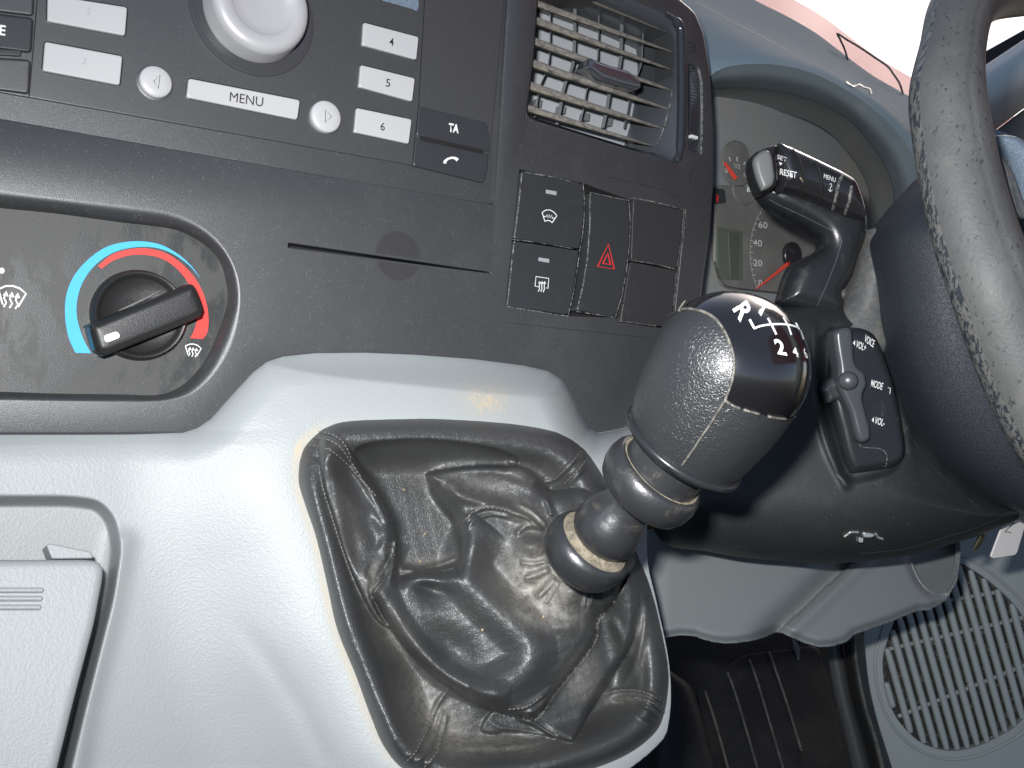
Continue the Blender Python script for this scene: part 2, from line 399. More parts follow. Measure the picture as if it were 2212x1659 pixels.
def gridsurf(outl, step, zfn, skirt=.01, holes=(), dirt=None, smooth=60):
    """moulded shell: zfn(u,v) gives the distance of the skin, outline in photo units"""
    L = np.asarray(outl, float); mn, mx = L.min(0) - step, L.max(0) + step
    us = np.arange(mn[0], mx[0] + step, step); vs = np.arange(mn[1], mx[1] + step, step)
    U, V = np.meshgrid(us, vs); P = np.stack([U.ravel(), V.ravel()], -1); nx = len(us); ny = len(vs)
    ins = inside(P, L)
    for h in holes: ins &= ~inside(P, h)
    idx = np.arange(nx * ny).reshape(ny, nx)
    q = np.stack([idx[:-1, :-1], idx[1:, :-1], idx[1:, 1:], idx[:-1, 1:]], -1).reshape(-1, 4)
    q = q[ins[q].sum(1) >= 2]
    used = np.unique(q); out = used[~ins[used]]
    if len(out):
        d, pt, _ = dist(P[out], L, near=True)
        for h in holes:
            d2, p2, _ = dist(P[out], h, near=True); m = d2 < d; d[m] = d2[m]; pt[m] = p2[m]
        P[out] = pt
    rm = -np.ones(nx * ny, int); rm[used] = np.arange(len(used)); q = rm[q]; P = P[used]
    zz = zfn(P[:, 0], P[:, 1]); X = Cn(P[:, 0], P[:, 1], zz)
    faces = [tuple(int(i) for i in f) for f in q]
    verts = [tuple(p) for p in X]
    if skirt:
        from collections import Counter
        cnt = Counter(); dirn = {}
        for f in faces:
            for i in range(4):
                a, b = f[i], f[(i + 1) % 4]; k = (min(a, b), max(a, b)); cnt[k] += 1; dirn[k] = (a, b)
        bd = [dirn[k] for k, c in cnt.items() if c == 1]
        bv = {}
        for a, b in bd:
            for i in (a, b):
                if i not in bv:
                    bv[i] = len(verts); verts.append(tuple(Cn(P[i:i + 1, 0], P[i:i + 1, 1], zz[i:i + 1] + skirt)[0]))
            faces.append((b, a, bv[a], bv[b]))
    me = bpy.data.meshes.new('g'); me.from_pydata(verts, [], faces)
    me.polygons.foreach_set('use_smooth', [True] * len(me.polygons))
    if smooth: me.set_sharp_from_angle(angle=R(smooth))
    at = me.attributes.new('dirt', 'FLOAT', 'POINT')
    dv = np.zeros(len(verts)); 
    if dirt is not None: dv[:len(P)] = dirt(P[:, 0], P[:, 1])
    at.data.foreach_set('value', dv.astype(np.float32))
    me.update(); return me
def text2d(s, bold=0.):
    cu = bpy.data.curves.new('t', 'FONT'); cu.body = s; cu.offset = bold; cu.resolution_u = 3; cu.align_x = 'CENTER'
    o = bpy.data.objects.new('t', cu); COL.objects.link(o)
    dg = bpy.context.evaluated_depsgraph_get(); me = o.evaluated_get(dg).to_mesh()
    v = np.array([tuple(q.co)[:2] for q in me.vertices]); f = [tuple(p.vertices) for p in me.polygons]
    o.evaluated_get(dg).to_mesh_clear(); bpy.data.objects.remove(o); bpy.data.curves.remove(cu)
    return v, f
def decal(name, s, c, wv, hv, surf, m, parent, bold=0., mirror=False):
    v, f = text2d(s, bold); mn, mx = v.min(0), v.max(0); q = (v - (mn + mx) / 2) / (mx - mn + 1e-9)
    pts = [surf(c[0] + a * wv[0] + b * hv[0], c[1] + a * wv[1] + b * hv[1]) for a, b in q]
    return link(name, mesh(pts, f, smooth=0, weld=False), m, parent)
def strokes(name, polys, w, surf, m, parent, closed=False):
    V = []; Fc = []
    for pl in polys:
        p = np.array(pl, float); n = len(p)
        if closed: t = np.roll(p, -1, 0) - np.roll(p, 1, 0)
        else: t = np.gradient(p, axis=0)
        t /= np.linalg.norm(t, axis=1, keepdims=True) + 1e-9; nn = np.stack([-t[:, 1], t[:, 0]], -1)
        ww = np.asarray(w) if hasattr(w, '__len__') else np.full(n, w)
        k = len(V)
        for a, b, c in zip(p, nn, ww): V += [surf(*(a + b * c / 2)), surf(*(a - b * c / 2))]
        for i in range(n if closed else n - 1):
            j = (i + 1) % n; Fc.append((k + 2 * i, k + 2 * i + 1, k + 2 * j + 1, k + 2 * j))
    return link(name, mesh(V, Fc, smooth=0, weld=False), m, parent)
def bvh(objs):
    V = []; Fc = []
    for o in objs:
        k = len(V); g = ORG[o.name]; V += [v.co + g for v in o.data.vertices]; Fc += [tuple(i + k for i in p.vertices) for p in o.data.polygons]
    t = BVHTree.FromPolygons(V, Fc)
    def surf(off, fallback=.5):
        def f(u, v):
            d = (C(u, v, 1) - CAMPOS).normalized(); h, nrm, i, ds = t.ray_cast(CAMPOS, d)
            if h is None: h, nrm, i, ds = t.find_nearest(C(u, v, fallback)); return h
            if nrm.dot(d) > 0: nrm = -nrm
            return h + nrm * off
        return f
    return surf

# ================================================================== CENTRE FASCIA
fas_px = [(-90, 935), (0, 932), (200, 932), (395, 931), (425, 922), (455, 902), (500, 851), (545, 802), (575, 779), (610, 766), (680, 758),
          (790, 757), (900, 762), (1020, 772), (1130, 787), (1185, 800), (1215, 820), (1234, 852), (1258, 905), (1272, 927), (1292, 935), (1340, 926), (1400, 905),
          (1470, 850), (1500, 740), (1514, 620), (1530, 500), (1538, 400), (1539, 280), (1531, 150), (1517, 70), (1500, 30), (1468, 2), (1400, -22), (1200, -70), (900, -140), (-90, -200)]
fas = resample(np.array(pxl(F, fas_px)), 420, True)
clim_out = [(-90, 402), (0, 411), (100, 424), (192, 435), (320, 450), (384, 463), (440, 492), (480, 530), (508, 580), (519, 630), (515, 690), (498, 750), (466, 805), (424, 845), (380, 862), (310, 869), (130, 868), (0, 866), (-90, 864)]
clim_in = Z(12, [(-280, -10), (0, 20), (400, 60), (800, 115), (1100, 150), (1250, 190), (1400, 280), (1490, 390), (1530, 520), (1540, 640), (1510, 760), (1460, 900), (1380, 1060), (1280, 1180), (1180, 1250), (1050, 1285), (800, 1280), (400, 1275), (0, 1262), (-280, 1255)])
HC = -.0085
co = spline(pxl(F, clim_out), 200, True); ci = spline(pxl(F, clim_in, HC), 200, True)
if area2(co) < 0: co = co[::-1]
if area2(ci) < 0: ci = ci[::-1]
radio_hole = pxl(F, [(-95, 247), (-60, 251), (1066, 447), (1073, 443), (1103, -30), (1104, -120), (-95, -190)])
vent_hole = roundpoly(pxl(F, Z(2, [(402, -130), (402, 0), (370, 480), (300, 1010), (318, 1082), (1690, 1500), (1735, 1430), (1745, 900), (1735, 300), (1690, 190), (1560, 90), (1250, -40)])), [0, 0, 0, .004, .006, .004, .004, 0, 0, .006, .006, 0])
bank = roundpoly(pxl(F, Z(3, [(250, 118), (832, 244), (1240, 392), (1740, 478), (1752, 500), (1655, 1400), (1630, 1570), (1140, 1500), (1112, 1462), (690, 1448), (120, 1358)])), .0012)
slot = roundpoly(pxl(F, [(622, 523), (1061, 587), (1060, 592), (621, 536)]), .001)
wheel_slot = roundpoly(pxl(F, Z(2, [(1765, 570), (1800, 555), (1870, 600), (1893, 700), (1900, 1200), (1892, 1390), (1860, 1400), (1770, 1340)])), .003)
o = thing('centre_fascia', F.at(700, 650, -.02), 'dark grey moulded centre panel holding the radio, vent, switches and heater dial', 'dashboard panel')
soft = ((0, 0), (.0006, -.0002), (.0012, -.0009), (.0014, -.002), (.0014, -.012))
me = plate(F, fas, [(co, None), (radio_hole, ((0, 0), (.0012, -.0006), (.0016, -.002), (.0016, -.016))), (vent_hole, ((0, 0), (.001, -.0004), (.0022, -.0018), (.0030, -.006), (.003, -.03))),
                    (bank, ((0, 0), (.0004, -.0003), (.0005, -.012))), (slot, ((0, 0), (.0003, -.0002), (.0004, -.012))), (wheel_slot, soft)],
           outer_prof=((0, 0), (.0012, -.0003), (.0024, -.0012), (.0030, -.003), (.0030, -.035)))
fascia = link('panel', me, 'fascia', o)
loops = []                                  # rounded step down to the heater plate
for t, hk in ((0, 0), (.08, .004), (.2, .025), (.35, .08), (.5, .17), (.64, .30), (.78, .48), (.9, .72), (1, 1)):
    q = co * (1 - t) + ci * t; loops.append([F.P(x, y, HC * hk) for x, y in q])
loops.append([F.P(x, y, HC - .003) for x, y in ci])
link('recess_lip', mesh(*strip(loops), smooth=0), 'fascia', o)
v, f = grid_tris(offset(ci, .002), [])
link('heater_plate', mesh([F.P(x, y, HC - .0012) for x, y in v], f), 'climate', o)
# black floor behind slot, radio and switches
for nm, l in (('slot_floor', slot), ('bank_floor', bank)):
    v, f = grid_tris(offset(ccw(l), .001), []); link(nm, mesh([F.P(x, y, -.011) for x, y in v], f), 'groove', o)
fd = F.px(860, 553, 0)
dish = [(fd[0] + .0152 * math.cos(t), fd[1] + .0152 * math.sin(t)) for t in np.linspace(0, 2 * math.pi, 60, endpoint=False)]
M['dish'] = mat('dimple_shade_plastic', (.031, .031, .032), .40, spec=1.0, bump=[('n', 2600, .00006)])  # flat darker disc; its tone stands in for the shading of a finger dimple
_sl = lambda x, y, s: (y - F.px(622, 529)[1]) - (x - F.px(622, 529)[0]) * (F.px(1060, 589.5)[1] - F.px(622, 529)[1]) / (F.px(1060, 589.5)[0] - F.px(622, 529)[0]) - s * .0012
for sg in (1, -1):
    hp = [p for p in dish if sg * _sl(p[0], p[1], sg) > 0]
    k_ = max(range(len(hp)), key=lambda i: math.dist(hp[i], hp[(i + 1) % len(hp)])); hp = hp[k_ + 1:] + hp[:k_ + 1]
    link('dimple_shade', mesh([F.P(x, y, .00025) for x, y in hp], [tuple(range(len(hp)))], smooth=0), 'dish', o)
strokes('seam_line', [Z(3, [(150, 1505), (400, 1530), (700, 1565), (1000, 1595), (1450, 1645)])], 1.6, F.surf(.0003), 'switch', o)
strokes('seam_line', [Z(3, [(1050, 190), (1200, 225), (1400, 272), (1600, 330), (1700, 370), (1738, 420)])], 1.6, F.surf(.0003), 'switch', o)
strokes('moulded_arc', [Z(2, [(1845, 1505), (1812, 1520), (1792, 1555), (1786, 1600), (1795, 1642)])], 1.8, F.surf(.0003), 'switch', o)
# vent airflow icon beside the thumbwheel
SFm = F.surf(.0004)
strokes('airflow_icon', [Z(2, [(1760, 395), (1800, 380), (1832, 405), (1835, 440), (1812, 478)]), Z(2, [(1775, 425), (1800, 418), (1805, 445), (1785, 452)]), Z(2, [(1760, 470), (1790, 480)])], 2.2, SFm, 'print_dark', o)

# ---- heater dial
HP = HC - .0012
def arcpx(cx, cy, r, a0, a1, n=60, e=1.0): return [(cx + r * math.cos(t), cy - r * e * math.sin(t)) for t in np.linspace(R(a0), R(a1), n)]
dc = Z(12, (932, 720))
HS = F.surf(HP + .0004)
# blue crescent and red crescent as printed bands with changing width
def band(name, outer, inner, m):
    n = 70; a = spline(Z(12, outer), n); b = spline(Z(12, inner), n)
    V = [HS(*p) for p in a] + [HS(*p) for p in b]
    link(name, mesh(V, [(i, i + 1, n + i + 1, n + i) for i in range(n - 1)], smooth=0, weld=False), m, o)
band('cold_scale', [(510, 1000), (465, 900), (440, 760), (448, 610), (500, 480), (600, 365), (730, 280), (900, 246), (1060, 262), (1180, 318), (1280, 400), (1352, 494)],
     [(616, 1002), (560, 900), (520, 760), (522, 640), (560, 520), (640, 410), (760, 325), (900, 288), (1050, 290), (1172, 334), (1276, 408), (1350, 493)], 'blue')
band('warm_scale', [(662, 412), (760, 335), (900, 296), (1040, 302), (1160, 348), (1270, 440), (1350, 550), (1395, 670), (1408, 780), (1400, 860), (1370, 906)],
     [(684, 432), (775, 372), (900, 338), (1030, 345), (1130, 382), (1215, 452), (1280, 545), (1320, 660), (1328, 780), (1310, 850), (1284, 900)], 'red')
kn = thing('temperature_dial', F.at(*dc, HP), 'round black heater dial with a bar grip between blue and red arcs', 'dial')
K = F; cx, cy = F.px(*Z(12, (948, 745)), HP + .004)
RD = abs(F.px(*Z(12, (1270, 745)), HP)[0] - F.px(*Z(12, (630, 745)), HP)[0]) / 2
base = F.P(cx, cy, HP)
prof = [(RD * 1.02, 0), (RD * 1.02, .002), (RD, .0045), (RD * .985, .0062), (RD * .95, .0072), (RD * .90, .0070), (RD * .86, .0055), (RD * .80, .0045), (RD * .5, .0025), (0.0001, .002)]
link('dial_disc', mesh(*lathe(base, F.n, prof, 96), smooth=60), 'knob', kn)
bar = Z(12, [(612, 830), (650, 790), (1215, 560), (1290, 532), (1330, 560), (1378, 690), (1370, 735), (1320, 775), (760, 1005), (700, 1010), (655, 985), (625, 900)])
bo = spline(pxl(F, bar, HP + .018), 150, True)
link('grip', pillow(F, bo, HP + .002, HP + .018, .0040, dome=.0010), 'knob', kn)
mk = roundpoly(pxl(F, Z(12, [(695, 885), (795, 850), (818, 895), (715, 935)]), HP + .0200), .003)
link('pointer_mark', pillow(F, mk, HP + .015, HP + .0200, .0003), 'print_white', kn)
strokes('dust_line', [Z(12, [(800, 715), (900, 672), (1000, 625), (1090, 580)])], [1, 4, 3, 1.5], F.surf(HP + .0075), 'collar', kn)

def demist_icon(cx, cy, s, parent, surf, kind='front'):
    """windscreen outline and rising heat arrows"""
    q = lambda pts: [(cx + x * s + y * -.12 * s, cy + y * s + x * .16 * s) for x, y in pts]
    w = .13 * s
    a = strokes('demist_icon', [q([(-1, -.35), (-.5, -.66), (0, -.75), (.5, -.66), (1, -.35), (.55, .68)]), q([(-1, -.35), (-.55, .68)])], w, surf, 'print_white', parent)
    L = []
    for x in (-.42, 0, .42):
        L.append(q([(x - .05, .85), (x + .1, .5), (x - .1, .2), (x, -.1)])); L.append(q([(x - .15, .05), (x, -.28), (x + .15, .05)]))
    strokes('heat_arrows', L, w * .95, surf, 'print_white', parent)
demist_icon(*Z(12, (1303, 980)), 17, o, HS)
demist_icon(*Z(12, (78, 618)), 30, o, HS)
dp = [(Z(12, (12, 445))[0] + 6 * math.cos(t), Z(12, (12, 445))[1] + 6.5 * math.sin(t)) for t in np.linspace(0, 2 * math.pi, 20, endpoint=False)]
link('scale_dot', mesh([HS(*p) for p in dp], [tuple(range(20))], smooth=0), 'print_white', o)

# ================================================================== RADIO
rd = thing('car_radio', F.at(560, 100, -.02), 'dark built-in radio with pale silver number keys and a large volume knob', 'radio')
HR = -.0015
face = roundpoly(pxl(F, [(-100, 183), (60, 210), (887, 356), (1048, 392), (1062, 300), (1090, 0), (1097, -110), (-100, -190)], HR), .0006)
lipo = roundpoly(pxl(F, [(-100, 242), (1067, 443), (1097, -20), (1101, -110), (-100, -190)], -.003), .0008)
link('trim_frame', pillow(F, lipo, -.02, -.003, .0006), 'fascia', rd)
link('face_plate', pillow(F, face, -.02, HR, .0007), 'radio', rd)
H0 = HR
def key(quad, name='key', m='silver', top=.0022, r=.0012, bev=.0007, parent=rd, dome=0):
    t = box_px(F, quad, H0 - .001, H0 + top, r, bev, dome=dome)
    k = link(name, t, m, parent)
    # dark gap round the key
    L = ccw(roundpoly(pxl(F, quad, H0 + .0003), r)); Lo = resample(L, 60, True)
    g = mesh(*strip([[F.P(x, y, H0 + .00025) for x, y in offset(Lo, .0006)], [F.P(x, y, H0 + .00025) for x, y in offset(Lo, -.0003)]]), smooth=0)
    link('key_gap', g, 'groove', k)
    return k
def lab(s, c, w, h, parent, m='print_dark', hh=.00275, b=0.0, surf=None):
    # print runs along the panel's own horizontal
    return decal('lettering', s, c, (w, w * .17), (h * .08, -h), surf or F.surf(H0 + hh), m, parent, b)
k1 = key(Z(1, [(205, -22), (548, 32), (538, 155), (203, 92)])); k2 = key(Z(1, [(193, 180), (527, 243), (515, 368), (183, 305)]))
M['print_faint'] = mat('glare_pale_print', (.34, .34, .35), .5)  # print paled to stand in for glare washing out the key lettering
lab('2', Z(1, (382, 48)), 7, 14, k1, 'print_faint'); lab('3', Z(1, (362, 262)), 7, 14, k2, 'print_faint')
k = key(Z(1, [(812, 338), (1292, 432), (1280, 517), (803, 420)])); lab('MENU', Z(1, (1062, 428)), 72, 20, k)
for s, q, c in (('4', [(1565, 97), (1803, 160), (1793, 258), (1560, 195)], (1687, 180)), ('5', [(1553, 280), (1787, 338), (1775, 438), (1545, 375)], (1672, 357)), ('6', [(1535, 465), (1773, 515), (1760, 620), (1525, 570)], (1649, 545))):
    k = key(Z(1, q)); lab(s, Z(1, c), 9.5, 17, k, b=.004)
for (c, rr, tri) in (((672, 352), 71, [(662, 350), (690, 322), (682, 382)]), ((1406, 502), 64, [(1402, 473), (1428, 502), (1402, 528)])):
    cc = F.px(*Z(1, c), H0 + .003); r_ = abs(F.px(*Z(1, (c[0] + rr, c[1])), H0 + .003)[0] - cc[0]) * 1.0
    b = F.P(*cc, H0 - .001)
    k = link('round_key', mesh(*lathe(b, F.n, [(r_, 0), (r_, .0035), (r_ * .97, .0043), (r_ * .88, .0048), (r_ * .5, .0051), (.0001, .0052)], 48), smooth=60), 'silver', rd)
    link('key_ring', mesh(*lathe(F.P(*cc, H0), F.n, [(r_ * 1.12, 0), (r_ * 1.12, .0006), (r_ * 1.02, .0008), (r_ * 1.0, .0002)], 48)), 'radio', k)
    strokes('arrow_mark', [Z(1, tri)], 1.6, F.surf(H0 + .0043), 'print_dark', k, closed=True)
# volume knob
cc = F.px(*Z(1, (1092, 52)), H0); rb = abs(F.px(*Z(1, (1092 + 262, 52)), H0)[0] - cc[0])
vk = thing('volume_knob', F.P(*cc, H0), 'large round silver volume knob with a dished centre on the radio', 'knob')
M['skirt'] = mat('knob_surround_plastic', (.045, .046, .05), .3, bump=[('n', 2600, .00006)])
link('surround', mesh(*lathe(F.P(*cc, H0), F.n, [(rb, 0), (rb * .99, .0006), (rb * .93, .001), (rb * .86, .0004), (rb * .7, .0002)], 96)), 'skirt', vk)
rk = rb * .775
prof = [(rk * 1.02, 0), (rk * 1.02, .002), (rk, .0035), (rk * .985, .012), (rk * .955, .0145), (rk * .90, .0160), (rk * .82, .0167), (rk * .66, .0168), (rk * .625, .0160), (rk * .58, .0151), (rk * .4, .0142), (.0001, .0138)]
link('knob_body', mesh(*lathe(F.P(*cc, H0), F.n, prof, 110), smooth=60), 'silverknob', vk)
# grooves that split the face, dark keys at the ends
SR = F.surf(HR + .0003)
strokes('panel_gap', [Z(1, [(163, -60), (160, 0), (143, 210), (125, 418)])], 2.6, SR, 'groove', rd)
strokes('panel_gap', [Z(1, [(1832, -60), (1826, 60), (1803, 460), (1788, 590), (1776, 716)])], 1.8, SR, 'groove', rd)
dk = key(Z(1, [(-160, 45), (140, 82), (131, 225), (-160, 190)]), 'dark_key', 'key', .0012); 
lab('FE', Z(1, (-2, 128)), 26, 22, dk, 'print_white', .0018, .02)
key(Z(1, [(-160, -80), (143, -60), (140, 66), (-160, 30)]), 'dark_key', 'radio', .0010)
key(Z(1, [(-160, 245), (128, 262), (122, 402), (-160, 368)]), 'dark_key', 'radio', .0010)
link('rocker_bar', box_px(F, Z(1, [(-100, 205), (92, 217), (92, 243), (-100, 232)]), H0 - .001, H0 + .0020, .0012, .0006), 'key', rd)
ta = link('dark_key', pillow(F, roundpoly(pxl(F, Z(1, [(1806, 455), (2098, 528), (2110, 600), (2108, 655), (1795, 583)]), H0 + .001), [.0006, .002, .002, .0006, .0006]), H0 - .002, H0 + .0011, .0006), 'key', rd)
lab('TA', Z(1, (1955, 552)), 22, 19, ta, 'print_white', .0015, .035)
ph = link('dark_key', pillow(F, roundpoly(pxl(F, Z(1, [(1792, 592), (2104, 664), (2102, 720), (2085, 788), (1780, 713)]), H0 + .001), [.0006, .0006, .002, .002, .0006]), H0 - .002, H0 + .0011, .0006), 'key', rd)
link('rocker_bar', box_px(F, Z(1, [(1815, 585), (2082, 645), (2080, 662), (1813, 603)]), H0 - .001, H0 + .0022, .0008, .0005), 'groove', rd)
strokes('phone_icon', [Z(1, [(1916, 704), (1918, 694), (1930, 684), (1948, 679), (1962, 682), (1972, 690)])], [7, 6, 4.5, 4.5, 6, 7.5], F.surf(H0 + .0015), 'print_white', ph)
dsp = Z(1, [(1630, -60), (1800, -40), (1806, 20), (1800, 48), (1770, 36), (1650, 2)])
link('display_window', pillow(F, roundpoly(pxl(F, dsp, H0 + .0005), .001), H0 - .002, H0 + .0005, .0004), 'spoke', rd)
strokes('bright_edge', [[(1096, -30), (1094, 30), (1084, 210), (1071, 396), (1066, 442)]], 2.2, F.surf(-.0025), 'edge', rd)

# ================================================================== SWITCHES
def sw(name, px, label, m='switch', h=.0012, r=.0012, cyl=None):
    l = pxl(F, Z(3, px), h); t = thing(name, F.at(*Z(3, px[0]), -.01), label, 'switch' if m == 'switch' else 'switch blank', 'switches and blanks beside the radio')
    body = link('cap', pillow(F, roundpoly(l, r), -.010, h, .0006, fn=cyl), m, t)
    return t
def barrel(px, amp):
    q = np.array(pxl(F, Z(3, px), 0)); y0, y1 = q[:, 1].min(), q[:, 1].max()
    return lambda x, y: -amp * (2 * (np.asarray(y) - y0) / (y1 - y0) - 1) ** 2 + amp
full = [(262, 140), (1640, 1500)]
s1 = sw('windscreen_heater_switch', [(268, 140), (818, 256), (832, 400), (828, 560), (812, 700), (790, 838), (200, 745)], 'dark push switch with a small windscreen heating symbol, upper left of the bank', h=.0016)
s2 = sw('rear_window_heater_switch', [(198, 768), (786, 856), (765, 1020), (735, 1220), (690, 1432), (140, 1352)], 'dark push switch with rear window heating symbol, lower left of the bank', h=.0016)
s3 = sw('hazard_switch', [(882, 340), (1228, 408), (1243, 600), (1236, 800), (1210, 1040), (1168, 1270), (1112, 1448), (765, 1392), (820, 1180), (858, 930), (880, 640)], 'tall dark hazard warning switch with a red double triangle', h=.0024)
s4 = sw('switch_blank', [(1278, 388), (1730, 492), (1668, 1018), (1258, 938)], 'plain dark switch blank at the upper right of the bank', 'blank', .0004)
s5 = sw('switch_blank', [(1250, 955), (1662, 1034), (1640, 1300), (1610, 1545), (1160, 1490)], 'plain dark switch blank just above the gear knob', 'blank', .0004)
SS = F.surf(.0020)
for t, q in ((s1, [(490, 305), (586, 322), (583, 358), (488, 340)]), (s2, [(424, 915), (520, 930), (517, 966), (421, 948)])):
    link('telltale', box_px(F, Z(3, q), .001, .0019, .0004, .0003), 'lamp', t)
strokes('heated_screen_icon', [Z(3, [(455, 512), (488, 490), (525, 488), (560, 508), (588, 540)]), Z(3, [(480, 592), (505, 582), (530, 588), (545, 605)]), Z(3, [(455, 512), (468, 550), (480, 592)]), Z(3, [(588, 540), (568, 570), (545, 605)]),
        Z(3, [(470, 545), (490, 550), (500, 530), (508, 560), (520, 530), (528, 562), (540, 535), (548, 565), (575, 562)])], 1.9, SS, 'print_white', s1)
strokes('heated_window_icon', [Z(3, [(425, 1180), (392, 1175), (400, 1088), (515, 1105), (508, 1195), (490, 1190)])] + [Z(3, [(420 + k, 1222 + k * .15), (432 + k, 1200), (430 + k, 1170), (434 + k, 1135)]) for k in (0, 22, 44)] + [Z(3, [(424 + k, 1150), (434 + k, 1132), (443 + k, 1152)]) for k in (0, 22, 44)], 1.8, SS, 'print_white', s2)
TS = F.surf(.0029)
strokes('hazard_triangle', [Z(3, [(1052, 795), (955, 998), (1105, 1020)]), ], 3.6, TS, 'print_red', s3, closed=True)
strokes('hazard_triangle', [Z(3, [(1046, 880), (1002, 970), (1070, 980)]), ], 4.6, TS, 'print_red', s3, closed=True)
ES = F.surf(.0018)
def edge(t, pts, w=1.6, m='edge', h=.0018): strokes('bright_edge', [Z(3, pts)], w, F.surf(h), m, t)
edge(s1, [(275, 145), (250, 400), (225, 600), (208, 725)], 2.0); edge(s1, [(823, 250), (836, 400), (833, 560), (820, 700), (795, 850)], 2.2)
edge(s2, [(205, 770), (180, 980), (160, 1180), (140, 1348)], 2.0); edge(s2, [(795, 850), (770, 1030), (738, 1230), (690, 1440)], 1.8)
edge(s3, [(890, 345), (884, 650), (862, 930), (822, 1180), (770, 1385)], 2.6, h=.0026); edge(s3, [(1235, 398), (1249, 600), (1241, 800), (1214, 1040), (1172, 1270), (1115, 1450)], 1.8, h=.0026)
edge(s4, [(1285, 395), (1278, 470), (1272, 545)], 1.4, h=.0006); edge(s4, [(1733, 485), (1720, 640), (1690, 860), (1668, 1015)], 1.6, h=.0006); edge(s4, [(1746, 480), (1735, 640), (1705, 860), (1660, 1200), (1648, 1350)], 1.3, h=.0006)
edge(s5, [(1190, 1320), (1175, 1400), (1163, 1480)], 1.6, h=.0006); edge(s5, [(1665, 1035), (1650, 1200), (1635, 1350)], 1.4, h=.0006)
for t, p in ((s1, [(285, 145), (560, 195), (815, 262)]), (s2, [(190, 755), (450, 785), (735, 838)]), (s3, [(890, 332), (1060, 368), (1235, 405)]), (s4, [(1270, 380), (1480, 420), (1735, 488)]), (s4, [(1255, 942), (1450, 972), (1665, 1025)]), (s5, [(1150, 1488), (1300, 1508), (1480, 1532)]), (s2, [(130, 1356), (400, 1400), (690, 1445)]), (s3, [(760, 1402), (930, 1428), (1110, 1455)])):
    strokes('dirty_joint', [Z(3, spline(p, 14).tolist())], list(np.random.uniform(.6, 2.4, 14)), F.surf(.0008), 'edge', t)

# ================================================================== AIR VENT
av = thing('air_vent', F.at(*Z(2, (900, 700)), -.03), 'square dashboard air vent with seven dusty horizontal slats and a chrome-edged slider', 'air vent')
fo_ = spline(pxl(F, Z(2, [(395, -160), (395, 0), (365, 480), (312, 990), (330, 1060), (430, 1100), (1000, 1275), (1480, 1400), (1600, 1440), (1640, 1350), (1655, 900), (1650, 420), (1625, 300), (1540, 230), (1250, 100), (850, -40)]), -.006), 200, True)
fi_ = spline(pxl(F, Z(2, [(408, -160), (408, 0), (378, 480), (325, 985), (345, 1035), (440, 1065), (1000, 1240), (1430, 1365), (1480, 1330), (1575, 1020), (1640, 620), (1635, 330), (1600, 290), (1500, 240), (1250, 130), (850, -20)]), -.010), 200, True)
fo_ = ccw(fo_); fi_ = ccw(fi_)
L0 = ccw(resample(np.array(vent_hole), 200, True))
def align(a, b):
    k = np.argmin([np.abs(np.roll(b, -j, 0) - a).sum() for j in range(len(b))]); return np.roll(b, -k, 0)
fo_ = align(L0, fo_); fi_ = align(L0, fi_)
link('surround', mesh(*strip([[F.P(x, y, -.0015) for x, y in offset(L0, -.0008)], [F.P(x, y, -.0008) for x, y in (L0 * .75 + fo_ * .25)], [F.P(x, y, -.002) for x, y in (L0 * .4 + fo_ * .6)], [F.P(x, y, -.006) for x, y in fo_], [F.P(x, y, -.012) for x, y in fi_], [F.P(x, y, -.055) for x, y in fi_]]), smooth=70), 'ventframe', av)
# glossy bar on the right-hand side of the surround
bp = spline([F.at(*Z(2, p), .0005) for p in [(1560, 120), (1650, 180), (1700, 260), (1708, 420), (1712, 800), (1706, 1150), (1692, 1390), (1660, 1440)]], 40)
link('glossy_bar', mesh(*tube(bp, [.0018] * 4 + [.0036] * 32 + [.003] * 4, 14)), 'gloss', av)
bp = spline([F.at(*Z(2, p), -.010) for p in [(1640, 330), (1652, 480), (1640, 700), (1600, 960), (1540, 1180), (1478, 1330)]], 40)
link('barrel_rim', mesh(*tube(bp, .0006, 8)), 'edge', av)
bp = spline([F.at(*Z(2, p), -.003) for p in [(312, 1045), (420, 1112), (1000, 1290), (1450, 1420), (1680, 1492)]], 40)
link('lower_rim', mesh(*tube(bp, .0013, 10)), 'gloss', av)
# throat wall, vanes
v, f = grid_tris(offset(fi_, .003), []); link('throat', mesh([F.P(x, y, -.052) for x, y in v], f), 'ventback', av)
FX = lambda p, h: F.at(*Z(2, p), h)
for xa, xb, w in ((530, 375, 10), (750, 590, 30), (965, 800, 12), (1172, 1010, 32), (1365, 1200, 12)):
    pts = [(xa, -60), (xa, 160), (xa - 5, 400), (xa - 22, 600), ((xa + xb) / 2 - 18, 780), (xb + 28, 980), (xb - 10, 1150)]
    a = spline(pts, 16)
    V = []; Fc = []
    for x, y in a:
        V += [FX((x - w * .5, y), -.027), FX((x + w * .5, y), -.027), FX((x + w * .5, y), -.051), FX((x - w * .5, y), -.051)]
    for i in range(15):
        for j in range(4): Fc.append((4 * i + j, 4 * i + (j + 1) % 4, 4 * i + 4 + (j + 1) % 4, 4 * i + 4 + j))
    link('vane', mesh(V, Fc), 'vane', av)
for c in ((425, 925), (640, 985), (855, 1050), (1060, 1095)):
    q = [(c[0] - 22, c[1] - 38), (c[0] + 32, c[1] - 25), (c[0] + 22, c[1] + 42), (c[0] - 32, c[1] + 30)]
    link('vane_foot', box_px(F, Z(2, q), -.052, -.046, .0006, .0005), 'vane', av)
slats = [((790, -35), (1645, 318), 34, 14), ((402, 35), (1625, 470), 84, 20), ((402, 192), (1605, 625), 92, 24), ((388, 378), (1600, 810), 92, 30), ((365, 575), (1592, 985), 100, 26), ((336, 775), (1528, 1155), 100, 24), ((316, 975), (1455, 1318), 84, 18)]
